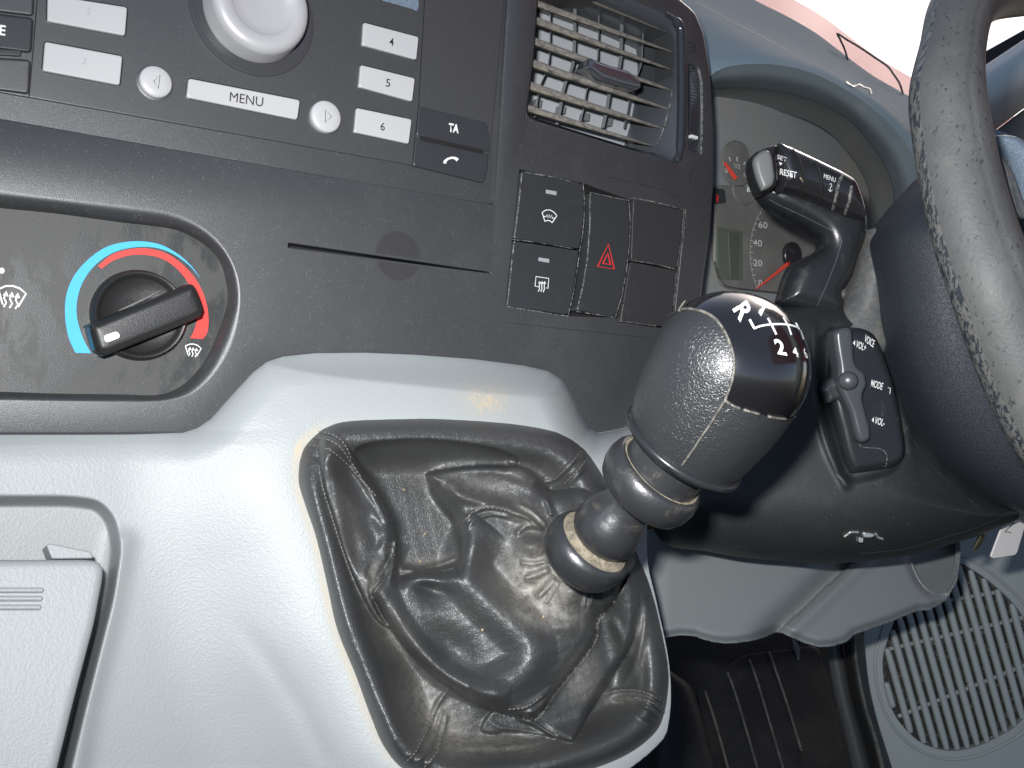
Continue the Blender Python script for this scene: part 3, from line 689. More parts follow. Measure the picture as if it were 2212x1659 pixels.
for (xa, ya), (xb, yb), wa, wb in slats:
    n = 26; V = []; Fc = []
    for i in range(n):
        t = i / (n - 1); x = xa + (xb - xa) * t; y = ya + (yb - ya) * (t ** .97); w = wa + (wb - wa) * t ** 1.6
        hh = -.012
        # rounded nose and a blade running back into the throat
        sec = [(-.42, -.030), (-.46, hh - .002), (-.3, hh + .0006), (0, hh + .0011), (.22, hh + .0004), (.40, hh - .003), (.30, -.030)]
        for s, h in sec:
            V.append(FX((x, y + w * s), h))
    m_ = 7
    for i in range(n - 1):
        for j in range(m_):
            Fc.append((i * m_ + j, i * m_ + (j + 1) % m_, (i + 1) * m_ + (j + 1) % m_, (i + 1) * m_ + j))
    Fc += [tuple(range(m_)), tuple(range((n - 1) * m_, n * m_))]
    sl = link('slat', mesh(V, Fc, smooth=45), 'slat', av)
    # dust lying on the upper part of the nose
    V = []; Fc = []
    for i in range(n):
        t = i / (n - 1); x = xa + (xb - xa) * t; y = ya + (yb - ya) * (t ** .97); w = wa + (wb - wa) * t ** 1.6
        j = random.uniform(-.05, .05)
        V += [FX((x, y + w * (-.47 + j * .4)), hh - .0015), FX((x, y + w * (-.3)), hh + .0012), FX((x, y + w * (-.02 + j)), hh + .0017)]
    for i in range(n - 1):
        for j in range(2): Fc.append((i * 3 + j, i * 3 + j + 1, i * 3 + 4 + j, i * 3 + 3 + j))
    link('dust_layer', mesh(V, Fc, smooth=0), 'slatdust', sl)
sl_o = pxl(F, Z(2, [(905, 510), (960, 545), (1100, 590), (1240, 630), (1352, 725), (1355, 790), (1310, 805), (1150, 765), (990, 712), (900, 640), (840, 605), (880, 570)]), -.002)
M['chromed'] = mat('dark_chrome_slider', (.30, .31, .34), .14, metal=.85)
link('slider', pillow(F, roundpoly(sl_o, .0015), -.016, -.002, .0034, dome=.001), 'chromed', av)
# side thumbwheel
tw = thing('vent_thumbwheel', F.at(*Z(2, (1830, 950)), -.01), 'narrow ridged thumbwheel with a white mark beside the vent', 'thumbwheel')
n = 60; V = []; Fc = []
for i in range(n):
    t = i / (n - 1); y = 560 + 830 * t; hb = -.004 + .0032 * math.sin(math.pi * t) + (.0005 if i % 2 else 0)
    xl, xr = 1772 + 8 * math.sin(math.pi * t), 1872 + 20 * math.sin(math.pi * min(1, t * 1.1))
    V += [FX((xl, y - 12), -.014), FX((xl, y - 12), hb - .001), FX((xl + 14, y - 8), hb), FX((xr - 14, y + 8), hb), FX((xr, y + 12), hb - .001), FX((xr, y + 12), -.014)]
for i in range(n - 1):
    for j in range(5): Fc.append((i * 6 + j, i * 6 + j + 1, i * 6 + 7 + j, i * 6 + 6 + j))
link('ridged_roller', mesh(V, Fc, smooth=20), 'gloss', tw)
link('white_mark', box_px(F, Z(2, [(1800, 1210), (1858, 1228), (1855, 1254), (1796, 1236)]), -.003, .0006, .0003, .0002), 'print_white', tw)
bp = spline([FX(p, .0003) for p in [(1872, 640), (1893, 740), (1897, 1000), (1894, 1250), (1885, 1390)]], 20)
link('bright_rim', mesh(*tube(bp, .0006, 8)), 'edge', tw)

# ================================================================== PALE CONSOLE with the storage flap
def lerp(v, xs, ys): return np.interp(v, xs, ys)
boot_px = spline(Z(6, [(232, 330), (240, 280), (262, 238), (300, 200), (350, 163), (450, 135), (700, 125), (900, 127), (1150, 145), (1320, 172), (1400, 205), (1480, 262), (1545, 345), (1600, 450), (1665, 600), (1730, 760), (1775, 880),
                       (1825, 1080), (1850, 1200), (1856, 1300), (1838, 1420), (1800, 1505), (1700, 1590), (1560, 1655), (1350, 1720), (1100, 1760), (850, 1745), (690, 1665), (605, 1565), (550, 1440), (480, 1250), (400, 1050), (355, 850), (308, 650), (258, 500), (232, 410)]), 330, True)
fas_edge = np.array([p for p in fas_px if p[1] > 700 and p[0] <= 1420], float)
def boot_base(u, v):
    t = np.clip((v - 905) / 735, -.1, 1.2)
    return .030 + (.00003 + .000055 * t) * (250 * np.tanh((u - 890) / 420.) * 1.5) + .000074 * (v - 905)
bin_px = np.array(roundpoly([(-90, 1073), (150, 1073), (215, 1082), (247, 1118), (262, 1180), (246, 1290), (205, 1450), (150, 1670), (130, 1800), (-90, 1800)], 30))
def console_h(u, v):
    u = np.asarray(u, float); v = np.asarray(v, float); P = np.stack([u, v], -1)
    left = lerp(v, [930, 960, 1650, 1800], [.002, .005, .034, .042])
    db = -sdist(P, boot_px)                                   # distance outside the boot
    f = sstep(1 - db / 400) ** 1.15
    h = left * (1 - f) + boot_base(u, v) * f
    h = np.where(v < 905, np.minimum(h, .004 + .034 * sstep((v - 745) / 165)), h)
    # dip under the edge of the fascia, rounded shoulder
    df = dist(P, fas_edge, closed=False); ins = inside(P, np.array(fas_px, float))
    h = -.0035 + (h + .0035) * np.where(ins, 0, np.sqrt(np.clip(1 - (1 - np.clip(df / 75, 0, 1)) ** 2, 0, 1)))
    # faint crease across the flank
    dc_ = dist(P, np.array(Z(8, [(1090, 940), (1250, 1170), (1400, 1400), (1500, 1600)])), closed=False); h = h - .0009 * np.exp(-(dc_ / 26) ** 2) * sstep((v - 1310) / 130)
    h = h + .004 * np.exp(-(dist(P, np.array(Z(8, [(560, 620), (500, 950), (400, 1350), (340, 1700)])), closed=False) / 26) ** 2)
    # storage recess
    sb = sdist(P, bin_px); h = h - .030 * sstep((sb + 4) / 26)
    return h
cons_px = [(-90, 915), (0, 912), (390, 910), (440, 880), (530, 790), (600, 748), (800, 738), (1000, 752), (1200, 785), (1262, 860), (1300, 915), (1440, 880), (1436, 960), (1405, 1060), (1398, 1200), (1416, 1290), (1440, 1400), (1449, 1480), (1446, 1550), (1428, 1603), (1345, 1672), (1260, 1725), (1100, 1800), (-90, 1800)]
cons_px = spline(cons_px, 260, True)
co_ = thing('lower_console', C(500, 1500, .5), 'pale grey moulded lower console around the gear lever gaiter', 'console')
dirt_c = lambda u, v: np.clip(1 - np.abs(-sdist(np.stack([u, v], -1), boot_px) - 7) / 14, 0, 1) * (u < 900) * (np.interp(v, [900, 960, 1000, 1100, 1500, 1650], [0, 1, .55, .5, .6, .3])) * .8 \
    + .75 * np.exp(-(((u - 1050) / 45) ** 2 + ((v - 865) / 30) ** 2)) * (np.random.rand(len(u)) > .35)
_c = offset(boot_px, -16 if area2(boot_px) > 0 else 16); boot_hole = _c
me = gridsurf(cons_px, 3.0, lambda u, v: Fz(u, v, console_h(u, v)), skirt=.05, dirt=dirt_c, smooth=0, holes=[boot_hole])
link('moulding', me, 'console', co_)
# flap of the storage bin
FL = Frame(F.at(100, 1350, .03), exw, (C(100, 1100, float(Fz(100, 1100, .010))) - C(100, 1600, float(Fz(100, 1600, .044)))))
flap = [(-90, 1207), (190, 1207), (214, 1210), (226, 1224), (224, 1250), (206, 1345), (165, 1500), (118, 1690), (100, 1800), (-90, 1800)]
fp = link('storage_flap', pillow(FL, roundpoly(pxl(FL, flap), .003), -.03, 0, .004), 'console', co_)
for y in (1275, 1293, 1312):
    bp = [FL.at(-60 + (y - 1275) * .0, y, .0004), FL.at(40, y, .0004), FL.at(90 - (y - 1275) * .12, y, .0002)]
    link('grip_rib', mesh(*tube([FL.at(u, y, .0005) for u in np.linspace(-60, 92 - (y - 1275) * .15, 8)], .0013, 10)), 'console', fp)
ct = Z(8, [(213, 625), (232, 618), (425, 658), (430, 688), (240, 690)])
link('catch', pillow(FL, roundpoly(pxl(FL, ct, -.004), .0008), -.02, -.004, .0008), 'console', co_)

# ================================================================== LEATHER GAITER
z6 = lambda p: np.array(Z(6, p), float)
def near(P, line): return dist(P, line, closed=False)
def ridge(P, pts, w, amp, n=80):
    l = spline(z6(pts), n); d, _, t = dist(P, l, closed=False, near=True)
    tap = np.clip(np.minimum(t, 1 - t) * 7, 0, 1) ** .6
    return amp * tap * np.exp(-(d / (w * .4933)) ** 2)
def roll(P, pts, w, amp, n=80):        # round-topped tube of half width w
    l = spline(z6(pts), n); d, _, t = dist(P, l, closed=False, near=True)
    tap = np.clip(np.minimum(t, 1 - t) * 9, 0, 1) ** .6; q = np.clip(d / (w * .4933), 0, 1)
    return amp * tap * np.cos(np.pi / 2 * q) ** 1.5
def layer(P, pts, amp, soft=9, n=160, rim=0, rw=14):
    l = spline(z6(pts), n, True); s = sdist(P, l)
    return amp * np.sqrt(np.clip(1 - (1 - np.clip(s / soft, 0, 1)) ** 2, 0, 1)) + (rim * np.exp(-((s - rw * .6) / rw) ** 2) * (s > 0) if rim else 0)
def blob(P, c, rx, ry, amp, ang=0):
    c = z6([c])[0]; d = P - c; a = R(ang); x = d[:, 0] * math.cos(a) + d[:, 1] * math.sin(a); y = -d[:, 0] * math.sin(a) + d[:, 1] * math.cos(a)
    return amp * np.exp(-((x / (rx * .4933)) ** 2 + (y / (ry * .4933)) ** 2))
NECK = z6([(1500, 790)])[0]
P1 = [(655, 640), (640, 720), (600, 800), (548, 880), (575, 950), (620, 1030), (690, 1130), (800, 1240), (940, 1340), (1080, 1410), (1180, 1440), (1262, 1446), (1310, 1400), (1345, 1345), (1400, 1275), (1470, 1190), (1535, 1090), (1545, 1005), (1590, 965), (1640, 890), (1700, 700), (1500, 450), (1340, 440),
      (1240, 350), (1130, 335), (1000, 335), (870, 350), (785, 375), (850, 470), (905, 545), (940, 620), (942, 700), (925, 780), (880, 800), (800, 795), (700, 815), (668, 800)]
P1b = [(330, 215), (430, 235), (500, 330), (570, 440), (628, 545), (655, 620), (660, 660), (640, 740), (600, 830), (560, 900), (600, 1000), (640, 1050), (560, 1000), (460, 800), (380, 560), (330, 380)]
P2 = [(1180, 1430), (1250, 1475), (1340, 1520), (1425, 1548), (1450, 1520), (1490, 1450), (1535, 1375), (1600, 1270), (1655, 1180), (1697, 1100), (1712, 1020), (1722, 940), (1715, 850), (1690, 780), (1600, 760), (1450, 1000), (1300, 1300)]
P3 = [(1032, 1500), (1040, 1450), (1090, 1405), (1180, 1415), (1290, 1470), (1370, 1530), (1270, 1512), (1150, 1500), (1090, 1512)]
def boot_h(u, v):
    P = np.stack([u, v], -1); s = sdist(P, boot_px)
    b = boot_base(u, v)
    # rolled edge all round
    wl = 38
    q = np.clip(s / 108, 0, 1); rollp = np.sin(np.pi * q ** .75)
    h = b - .004 + .018 * np.where(q < .397, rollp ** .85, 1)
    inner = sstep((s - 40) / 90)
    h = h - .030 * inner
    dn = np.hypot(*(P - NECK).T); h = h + .016 * np.exp(-(dn / 150) ** 2)
    h += .006 * sstep((s - 60) / 130)
    h += layer(P, P1b, .019, 30)
    h += layer(P, P1, .024, 34)
    m1 = sdist(P, spline(z6(P1), 160, True)) > 0
    h += np.where(m1, 0, 1) * layer(P, P2, .016, 22)
    h += np.where(m1, 0, 1) * layer(P, P3, .007, 8)
    # the valley left of the lever is deeper
    h -= .010 * np.exp(-((np.clip(-layer(P, [(480, 260), (760, 215), (1100, 260), (1180, 340), (830, 400), (930, 600), (930, 770), (680, 780), (650, 600), (560, 420)], -1, 30), 0, 1) - 1) / .6) ** 2) * (~m1)
    # S-shaped crest and its bowls
    h += roll(P, [(655, 660), (628, 730), (605, 800), (600, 880), (640, 980), (710, 1090), (800, 1190), (910, 1275), (1040, 1330), (1160, 1350)], 74, .0085, 120)
    h += roll(P, [(1060, 590), (995, 670), (962, 770), (985, 845), (1050, 915), (1130, 990), (1210, 1070), (1246, 1140), (1232, 1210), (1180, 1262), (1080, 1315), (980, 1320)], 125, .0115, 140)
    h += roll(P, [(285, 300), (282, 420), (305, 560), (350, 740), (400, 920), (462, 1110), (530, 1290), (600, 1440), (660, 1560), (740, 1680)], 92, .0110, 140)
    h += roll(P, [(1795, 900), (1790, 1050), (1800, 1200), (1790, 1340), (1740, 1450)], 60, .006, 90)
    h += roll(P, [(470, 330), (540, 430), (600, 530), (640, 610)], 30, .005, 60)
    h += blob(P, (820, 900), 95, 50, -.006, 25) + blob(P, (905, 1140), 140, 78, -.0125, 42) + blob(P, (1110, 800), 75, 170, -.008, -38)
    h += ridge(P, [(930, 800), (850, 830), (760, 830), (690, 850)], 40, .005)
    h += blob(P, (800, 870), 90, 24, -.006, 15)
    h += blob(P, (1350, 1120), 120, 70, .003, -40) + blob(P, (1180, 1380), 100, 30, .001, 20)
    # flap at upper right of the neck
    h += ridge(P, [(800, 385), (880, 355), (1010, 345), (1130, 358), (1240, 405), (1330, 440)], 30, .006) + blob(P, (1050, 440), 130, 40, -.004, 14)
    h += ridge(P, [(890, 400), (930, 455), (1000, 485), (1100, 510), (1200, 555), (1290, 600)], 26, .006)
    h += ridge(P, [(945, 600), (990, 545), (1070, 515), (1160, 530), (1260, 575)], 10, .0028) + ridge(P, [(950, 640), (1000, 575), (1080, 548), (1170, 565)], 9, .0022)
    h += ridge(P, [(1340, 440), (1400, 425), (1460, 360), (1500, 300)], 16, .003) + ridge(P, [(1250, 400), (1340, 400), (1420, 330), (1470, 270)], 12, .0025)
    h += ridge(P, [(1140, 330), (1220, 360), (1300, 405)], 22, .005)
    # left inner flap
    h += ridge(P, [(340, 300), (400, 400), (470, 500), (560, 560), (640, 630)], 34, .004) + blob(P, (470, 700), 45, 140, -.011, -14) + ridge(P, [(640, 640), (600, 680), (520, 790), (560, 880)], 18, .002)
    # seam ridges at the corners and across the folds
    for pts in ([(285, 245), (340, 250), (395, 280), (450, 330), (520, 410), (570, 470)], [(300, 212), (365, 222), (420, 255), (470, 330), (500, 370)], [(330, 190), (390, 205), (430, 240), (455, 300)]):
        h += ridge(P, pts, 9, .0016)
    for pts in ([(1480, 950), (1530, 1020), (1510, 1100), (1440, 1200), (1370, 1300), (1300, 1390), (1220, 1425)], ): h += ridge(P, pts, 17, .0035)
    for pts in ([(1150, 1400), (1230, 1390), (1300, 1340), (1340, 1300)], [(1190, 1420), (1260, 1410), (1320, 1360)]): h += ridge(P, pts, 9, .0022)
    for pts in ([(700, 1620), (760, 1560), (800, 1470), (840, 1380), (890, 1310)], [(740, 1640), (800, 1580), (840, 1480), (860, 1400)], [(790, 1650), (840, 1590), (862, 1500), (880, 1420)]):
        h += ridge(P, pts, 11, .0028)
    for pts in ([(1560, 1340), (1640, 1318), (1740, 1325), (1840, 1372)], [(1600, 1362), (1700, 1350), (1780, 1372), (1838, 1420)], [(1660, 1372), (1740, 1385), (1815, 1440)]):
        h += ridge(P, pts, 9, .0024)
    for pts in ([(670, 800), (760, 785), (850, 765), (930, 735)], [(680, 815), (780, 803), (880, 785), (935, 758)]): h += ridge(P, pts, 7, .002)
    # gathers under the collar
    h += blob(P, (1255, 690), 62, 40, .009, 10) + blob(P, (1425, 885), 52, 60, .009) + blob(P, (1600, 900), 42, 55, .007, 20) + blob(P, (1520, 905), 20, 55, .004)
    for pts, w, a in (([(1215, 832), (1270, 815), (1330, 785)], 17, .0062), ([(1270, 915), (1320, 870), (1360, 825)], 18, .0062), ([(1200, 760), (1260, 765), (1330, 750)], 12, .0035),
                      ([(1310, 940), (1350, 880), (1375, 840)], 9, .003), ([(1180, 640), (1230, 600), (1310, 610)], 14, .003), ([(1480, 960), (1490, 900), (1480, 850)], 8, .003), ([(1505, 960), (1515, 900), (1505, 850)], 8, .003),
                      ([(1560, 970), (1570, 910), (1550, 860)], 8, .003), ([(1150, 540), (1230, 560), (1300, 620)], 10, .003), ([(1190, 500), (1260, 540), (1320, 600)], 9, .003), ([(1310, 470), (1330, 520), (1340, 560)], 14, .004)):
        h += ridge(P, pts, w, a)
    h += blob(P, (1260, 870), 55, 50, -.006, -30) + blob(P, (1180, 900), 60, 60, -.003)
    h += ridge(P, [(1190, 930), (1260, 1000), (1360, 1040), (1460, 1030)], 30, .003)
    # small wrinkles everywhere
    h += .0003 * np.sin(u * .041 + 2 * np.sin(v * .023)) * np.sin(v * .037 + 1.5 * np.sin(u * .031)) + .00012 * np.sin(u * .19 + v * .11) * np.sin(v * .17 - u * .07)
    h += ridge(P, [(1600, 1000), (1650, 1100), (1660, 1180)], 22, .003) + ridge(P, [(1760, 900), (1740, 1080), (1700, 1220), (1640, 1300)], 16, .0022)
    h += ridge(P, [(1050, 1440), (1110, 1480), (1200, 1500), (1300, 1530), (1200, 1560), (900, 1570)], 14, .002)
    return h
def boot_dirt(u, v):
    P = np.stack([u, v], -1); b = lambda c, rx, ry, a, g=0: blob(P, c, rx, ry, a, g)
    d = b((1290, 850), 150, 120, 2.9, 40) + b((1230, 560), 90, 50, .9, 25) + b((870, 1480), 130, 110, .95, 40) + b((1100, 1560), 260, 45, .9) + b((560, 830), 26, 70, .95, 10)
    d += b((1470, 1260), 80, 120, .8, 30) + b((640, 1080), 70, 150, .6, -35) + b((760, 1340), 90, 130, .65, -30) + b((1320, 1000), 150, 40, .6, 10) + b((800, 380), 240, 60, .28, 10) + b((800, 760), 150, 30, .6, -8)
    d += b((1660, 1350), 120, 30, .75) + b((1050, 440), 130, 55, .42) + b((1740, 1100), 50, 200, .35) + b((450, 600), 60, 160, .35, -15) + b((1250, 360), 110, 40, .5) + b((900, 1000), 200, 120, .16)
    sd_ = sdist(P, boot_px)
    return np.clip(d * .46 - .03, 0, 1) * sstep((sd_ - 6) / 40)
bt = thing('gear_gaiter', C(1100, 1300, .45), 'crumpled black leather gaiter with dusty folds around the gear lever', 'gaiter')
me = gridsurf(boot_px, 2.6, lambda u, v: Fz(u, v, boot_h(u, v)), skirt=.006, dirt=boot_dirt, smooth=0)
boot = link('leather', me, 'leather', bt)
BS = bvh([boot])
bs = BS(.0003)
def seam(pts, r=.00030, dash=True, parent=bt, name='stitching', srf=None, m='thread', n=None):
    l = spline(z6(pts), 60); L = np.linalg.norm(np.diff(l, axis=0), axis=1).sum(); k = int(L / 9) if dash else 1
    parts = []
    if dash:
        l = resample(l, k * 6 + 1)
        for i in range(k):
            q = [(srf or bs)(*p) for p in l[i * 6:i * 6 + 5]]; parts.append(tube(q, [r * .6, r, r, r, r * .6], 6))
    else: parts.append(tube([(srf or bs)(*p) for p in l], r, 6))
    return link(name, mesh(*merge(parts), smooth=0), m, parent)
for pts in ([(275, 248), (340, 254), (395, 284), (450, 334), (520, 412), (572, 474)], [(296, 214), (365, 226), (420, 262), (470, 336), (505, 390)], [(322, 188), (388, 204), (432, 244), (462, 310)],
            [(1470, 268), (1420, 330), (1345, 402)], [(1500, 298), (1450, 360), (1390, 420)], [(1640, 1316), (1740, 1325), (1842, 1378)], [(1700, 1350), (1780, 1374), (1838, 1424)],
            [(1150, 1400), (1230, 1390), (1300, 1340)], [(690, 1640), (740, 1590), (790, 1500), (835, 1390)], [(950, 585), (1010, 528), (1100, 520), (1200, 552)], [(780, 1655), (838, 1590), (858, 1500)]):
    seam(pts)
for c in ((690, 440), (782, 634), (762, 753), (1035, 1053), (1300, 998)):
    p = Z(6, c); link('grit', mesh(*lathe(bs(*p), nw, [(.0001, -.0002), (.0007, 0), (.0008, .0005), (.0004, .001), (.0001, .0011)], 7)), 'dirt', bt, label=None)

# ================================================================== GEAR LEVER
z9 = lambda x, y: Z(9, (x, y)); z14 = lambda x, y: Z(14, (x, y))
GL = 1.075
pN = C(*z14(1085, 640), .457); pK = C(*z9(655, 1330), .4214); pS = C(*z9(996, 750), .4031)
lv = thing('gear_lever', pN, 'gear lever with black leather and gloss knob on a satin black ringed shaft', 'gear lever')
ax = (pK - pN).normalized(); LL = (pK - pN).length
px = .425 / FPX
rl = lambda d, z=.4515: d * z / FPX * .935
A_ = rl(104); 
prof = [(rl(60), -.016 * GL), (rl(86), -.014 * GL), (rl(98), -.0105 * GL), (rl(104), -.006 * GL), (rl(103), -.001 * GL), (rl(97), .0022 * GL), (rl(88), .0034 * GL)]
link('lower_ring', mesh(*lathe(pN, ax, prof, 96), smooth=0), 'lever', lv)
link('dust_groove', mesh(*lathe(pN, ax, [(rl(89), .0032 * GL), (rl(82), .0034 * GL), (rl(70), .0052 * GL), (rl(58), .008 * GL)], 96), smooth=0), 'leverdust', lv)
prof = [(rl(56), .004 * GL), (rl(70), .0065 * GL), (rl(79), .010 * GL), (rl(81), .014 * GL), (rl(79), .018 * GL), (rl(73), .0225 * GL), (rl(63), .027 * GL), (rl(57), .032 * GL), (rl(56), .036 * GL), (rl(60), .040 * GL)]
link('ball_collar', mesh(*lathe(pN, ax, prof, 96), smooth=0), 'lever', lv)
prof = [(rl(54), .038 * GL), (rl(90), .0385 * GL), (rl(106), .041 * GL), (rl(115), .0455 * GL), (rl(117), .050 * GL), (rl(113), .0545 * GL), (rl(105), .057 * GL), (rl(99), .0570 * GL)]
link('upper_ring', mesh(*lathe(pN, ax, prof, 96), smooth=0), 'lever', lv)
link('dust_groove', mesh(*lathe(pN, ax, [(rl(100), .0568 * GL), (rl(96), .0560 * GL), (rl(92), .0566 * GL)], 96), smooth=0), 'leverdust', lv)
link('upper_shaft', mesh(*lathe(pN, ax, [(rl(92), .055 * GL), (rl(90), .062 * GL), (rl(91), .075 * GL), (rl(92), LL + .010)], 96), smooth=0), 'lever', lv)
# knob: rings along a bent spine
kax = (pS - pK).normalized(); KL = (pS - pK).length; RS = 170 * .4031 / FPX; RB = 129 * .4214 / FPX
n0 = (C(*z9(655 + 637, 1330 - 770), .4214 - .23) - C(*z9(655, 1330), .4214)).normalized()

rings = []
NT = 240
def ring(cen, nrm, r, n=NT):
    vw = (CAMPOS - cen).normalized(); a = (vw - nrm * vw.dot(nrm)).normalized(); b = nrm.cross(a)
    return [cen + (a * math.cos(t) + b * math.sin(t)) * r for t in np.linspace(0, 2 * math.pi, n, endpoint=False)]
axn = (kax * .55 + ax * .45).normalized()
lower = [(0, .93), (0.0, 1.0), (.012, 1.018), (.03, 1.0)]
rings.append(ring(pK - axn * .004, axn, RB * .70)); rings.append(ring(pK - axn * .0035, axn, RB * .95))
for i in range(70):
    t = i / 69; nrm = (axn * (1 - t) + kax * t).normalized()
    r = RB + (RS - RB) * (1 - (1 - t) ** 2.1) ** .92
    rings.append(ring(pK + (pS - pK) * t, nrm, r))
for i in range(1, 110):
    a = i / 110 * math.pi / 2; rings.append(ring(pS + kax * RS * math.sin(a) * .985, kax, RS * math.cos(a)))
V = [p for l in rings for p in l]; nr = len(rings)
capz = spline([Z(9, p) for p in [(635, 330), (700, 322), (800, 340), (900, 400), (975, 510), (1025, 650), (1030, 760), (1008, 870), (965, 985), (1040, 1030), (1180, 1075), (1320, 1108), (1440, 1118), (1540, 1080), (1750, 1000), (1750, 0), (1100, -50), (870, 100), (850, 172), (740, 225)]], 240, True)
Rinv = np.array(Rm.transposed())
def topx(X):
    q = (np.asarray(X) - np.array(CAMPOS)) @ Rinv.T; return np.stack([CU + FPX * q[:, 0] / -q[:, 2], CV - FPX * q[:, 1] / -q[:, 2]], -1)
VV = np.array([tuple(p) for p in V]); PP = topx(VV)
quads = np.array([(a * NT + i, a * NT + (i + 1) % NT, (a + 1) * NT + (i + 1) % NT, (a + 1) * NT + i) for a in range(nr - 1) for i in range(NT)])
# which side of the knob faces the lens: the far side keeps leather below the equator only
cenf = VV[quads].mean(1); kc = np.array(pS); facing = ((cenf - kc) @ np.array((CAMPOS - pS).normalized())) > -.2 * RS
iscap = inside(PP[quads].mean(1), capz) & facing | (~facing & (((cenf - kc) @ np.array(kax)) > .1 * RS))
ringi = np.repeat(np.arange(nr - 1), NT); iscap &= ringi > 30
def sub(mask, push=0):
    q = quads[mask]; used = np.unique(q); rm = -np.ones(len(VV), int); rm[used] = np.arange(len(used)); X = VV[used].copy()
    if push: d = X - kc; X += d / np.linalg.norm(d, axis=1, keepdims=True) * push
    return mesh(X, rm[q], smooth=0)
dtop = np.array([ring(pS, kax, 0)[0]])
cap = link('gloss_cap', sub(iscap, -.0004), 'cap', lv)
body = link('leather_grip', sub(~iscap), 'knobleather', lv)
KS = bvh([cap, body]); ks = KS(.0003)
s9 = lambda pts, n=50: spline([Z(9, p) for p in pts], n)
def piping(name, pts, r, m, n=90): return link(name, mesh(*tube([KS(.0007)(*p) for p in s9(pts, n)], r * 1.15, 8), smooth=0), m, lv)
M['piping'] = mat('worn_seam_piping', (.05, .05, .046), .5, dust=(300, .4, .6, (.16, .15, .125), .7))
piping('seam_piping', [(632, 330), (700, 322), (800, 340), (900, 400), (975, 510), (1025, 650), (1030, 760), (1008, 870), (965, 985)], .0006, 'piping')
piping('seam_piping', [(632, 330), (670, 275), (740, 222), (850, 176)], .0005, 'piping')
piping('seam_piping', [(965, 985), (1040, 1030), (1180, 1075), (1320, 1108), (1440, 1118), (1530, 1085)], .0006, 'piping')
piping('seam_piping', [(965, 985), (905, 1080), (850, 1170), (790, 1255), (735, 1340), (650, 1462)], .0005, 'piping')
piping('seam_piping', [(632, 330), (560, 370), (500, 430), (455, 500)], .0003, 'knobleather')
# rubber welt at the foot of the knob
welt = ring(pK + axn * .001, axn, RB * 1.035, 90)
Vt, Ft = tube(welt + [welt[0]], .0021, 10, caps=False); link('welt', mesh(Vt, Ft, smooth=0), 'stalk', lv)
# gate diagram, printed on the cap
kp = KS(.00035)
cs = BVHTree
def kdec(s, c, w, h, b=.03, m='print_white'):
    return decal('lettering', s, Z(9, c), (w[0] * .2933, w[1] * .2933), (h[0] * .2933, h[1] * .2933), kp, m, lv, b)
M['knobprint'] = mat('white_gate_print', (.62, .62, .62), .4)
kdec('R', (1100, 335), (60, 95), (105, -70), .03, 'knobprint')
kdec('2', (1368, 597), (70, 12), (-35, -115), .03, 'knobprint')
kdec('1', (1238, 318), (20, 30), (40, -80), .03, 'knobprint')
kdec('4', (1478, 632), (40, 14), (-20, -70), .03, 'knobprint')
kdec('6', (1552, 640), (22, 12), (-22, -78), .02, 'knobprint')
strokes('gate_line', [s9([(1175, 462), (1230, 442), (1320, 430), (1420, 432), (1500, 452)], 14)], 4.2, kp, 'knobprint', lv)
strokes('gate_line', [s9([(1145, 395), (1178, 458)], 6)], 5, kp, 'knobprint', lv)
strokes('gate_line', [s9([(1278, 385), (1308, 440), (1340, 505)], 10)], 4.2, kp, 'knobprint', lv)
strokes('gate_line', [s9([(1390, 378), (1425, 440), (1450, 508)], 10)], 3.8, kp, 'knobprint', lv)
strokes('gate_line', [s9([(1480, 400), (1510, 452), (1540, 540)], 10)], 2.6, kp, 'knobprint', lv)

# ================================================================== RIGHT-HAND SIDE
def loft(curves, n=60, solid=.01, smooth=50):
    """skin through curves of (u, v, distance); a few rows between each pair"""
    cs_ = [spline(c, n) for c in curves]; cs_ = np.array(cs_)
    rows = []
    m = len(cs_)
    full_ = np.array([spline(cs_[:, j], (m - 1) * 8 + 1) for j in range(n)])       # n x rows x 3
    rows = full_.transpose(1, 0, 2); k = rows.shape[0]
    X = Cn(rows[..., 0], rows[..., 1], rows[..., 2]); V = X.reshape(-1, 3).tolist()
    Fc = [(a * n + i, a * n + i + 1, (a + 1) * n + i + 1, (a + 1) * n + i) for a in range(k - 1) for i in range(n - 1)]
    if solid:
        X2 = Cn(rows[..., 0], rows[..., 1], rows[..., 2] + solid); k0 = len(V); V += X2.reshape(-1, 3).tolist()
        Fc += [tuple(k0 + i for i in f[::-1]) for f in Fc[:]]
        bd = [i for i in range(n)] + [a * n + n - 1 for a in range(1, k)] + [(k - 1) * n + i for i in range(n - 2, -1, -1)] + [a * n for a in range(k - 2, 0, -1)]
        for a, b in zip(bd, bd[1:] + bd[:1]): Fc.append((a, k0 + a, k0 + b, b))
    return mesh(V, Fc, smooth=smooth)
def zc(k, pts, z):
    o_ = []
    for p in pts:
        q = Z(k, (p[0], p[1])); o_.append((q[0], q[1], p[2] if len(p) > 2 else z))
    return o_
DZ = .80
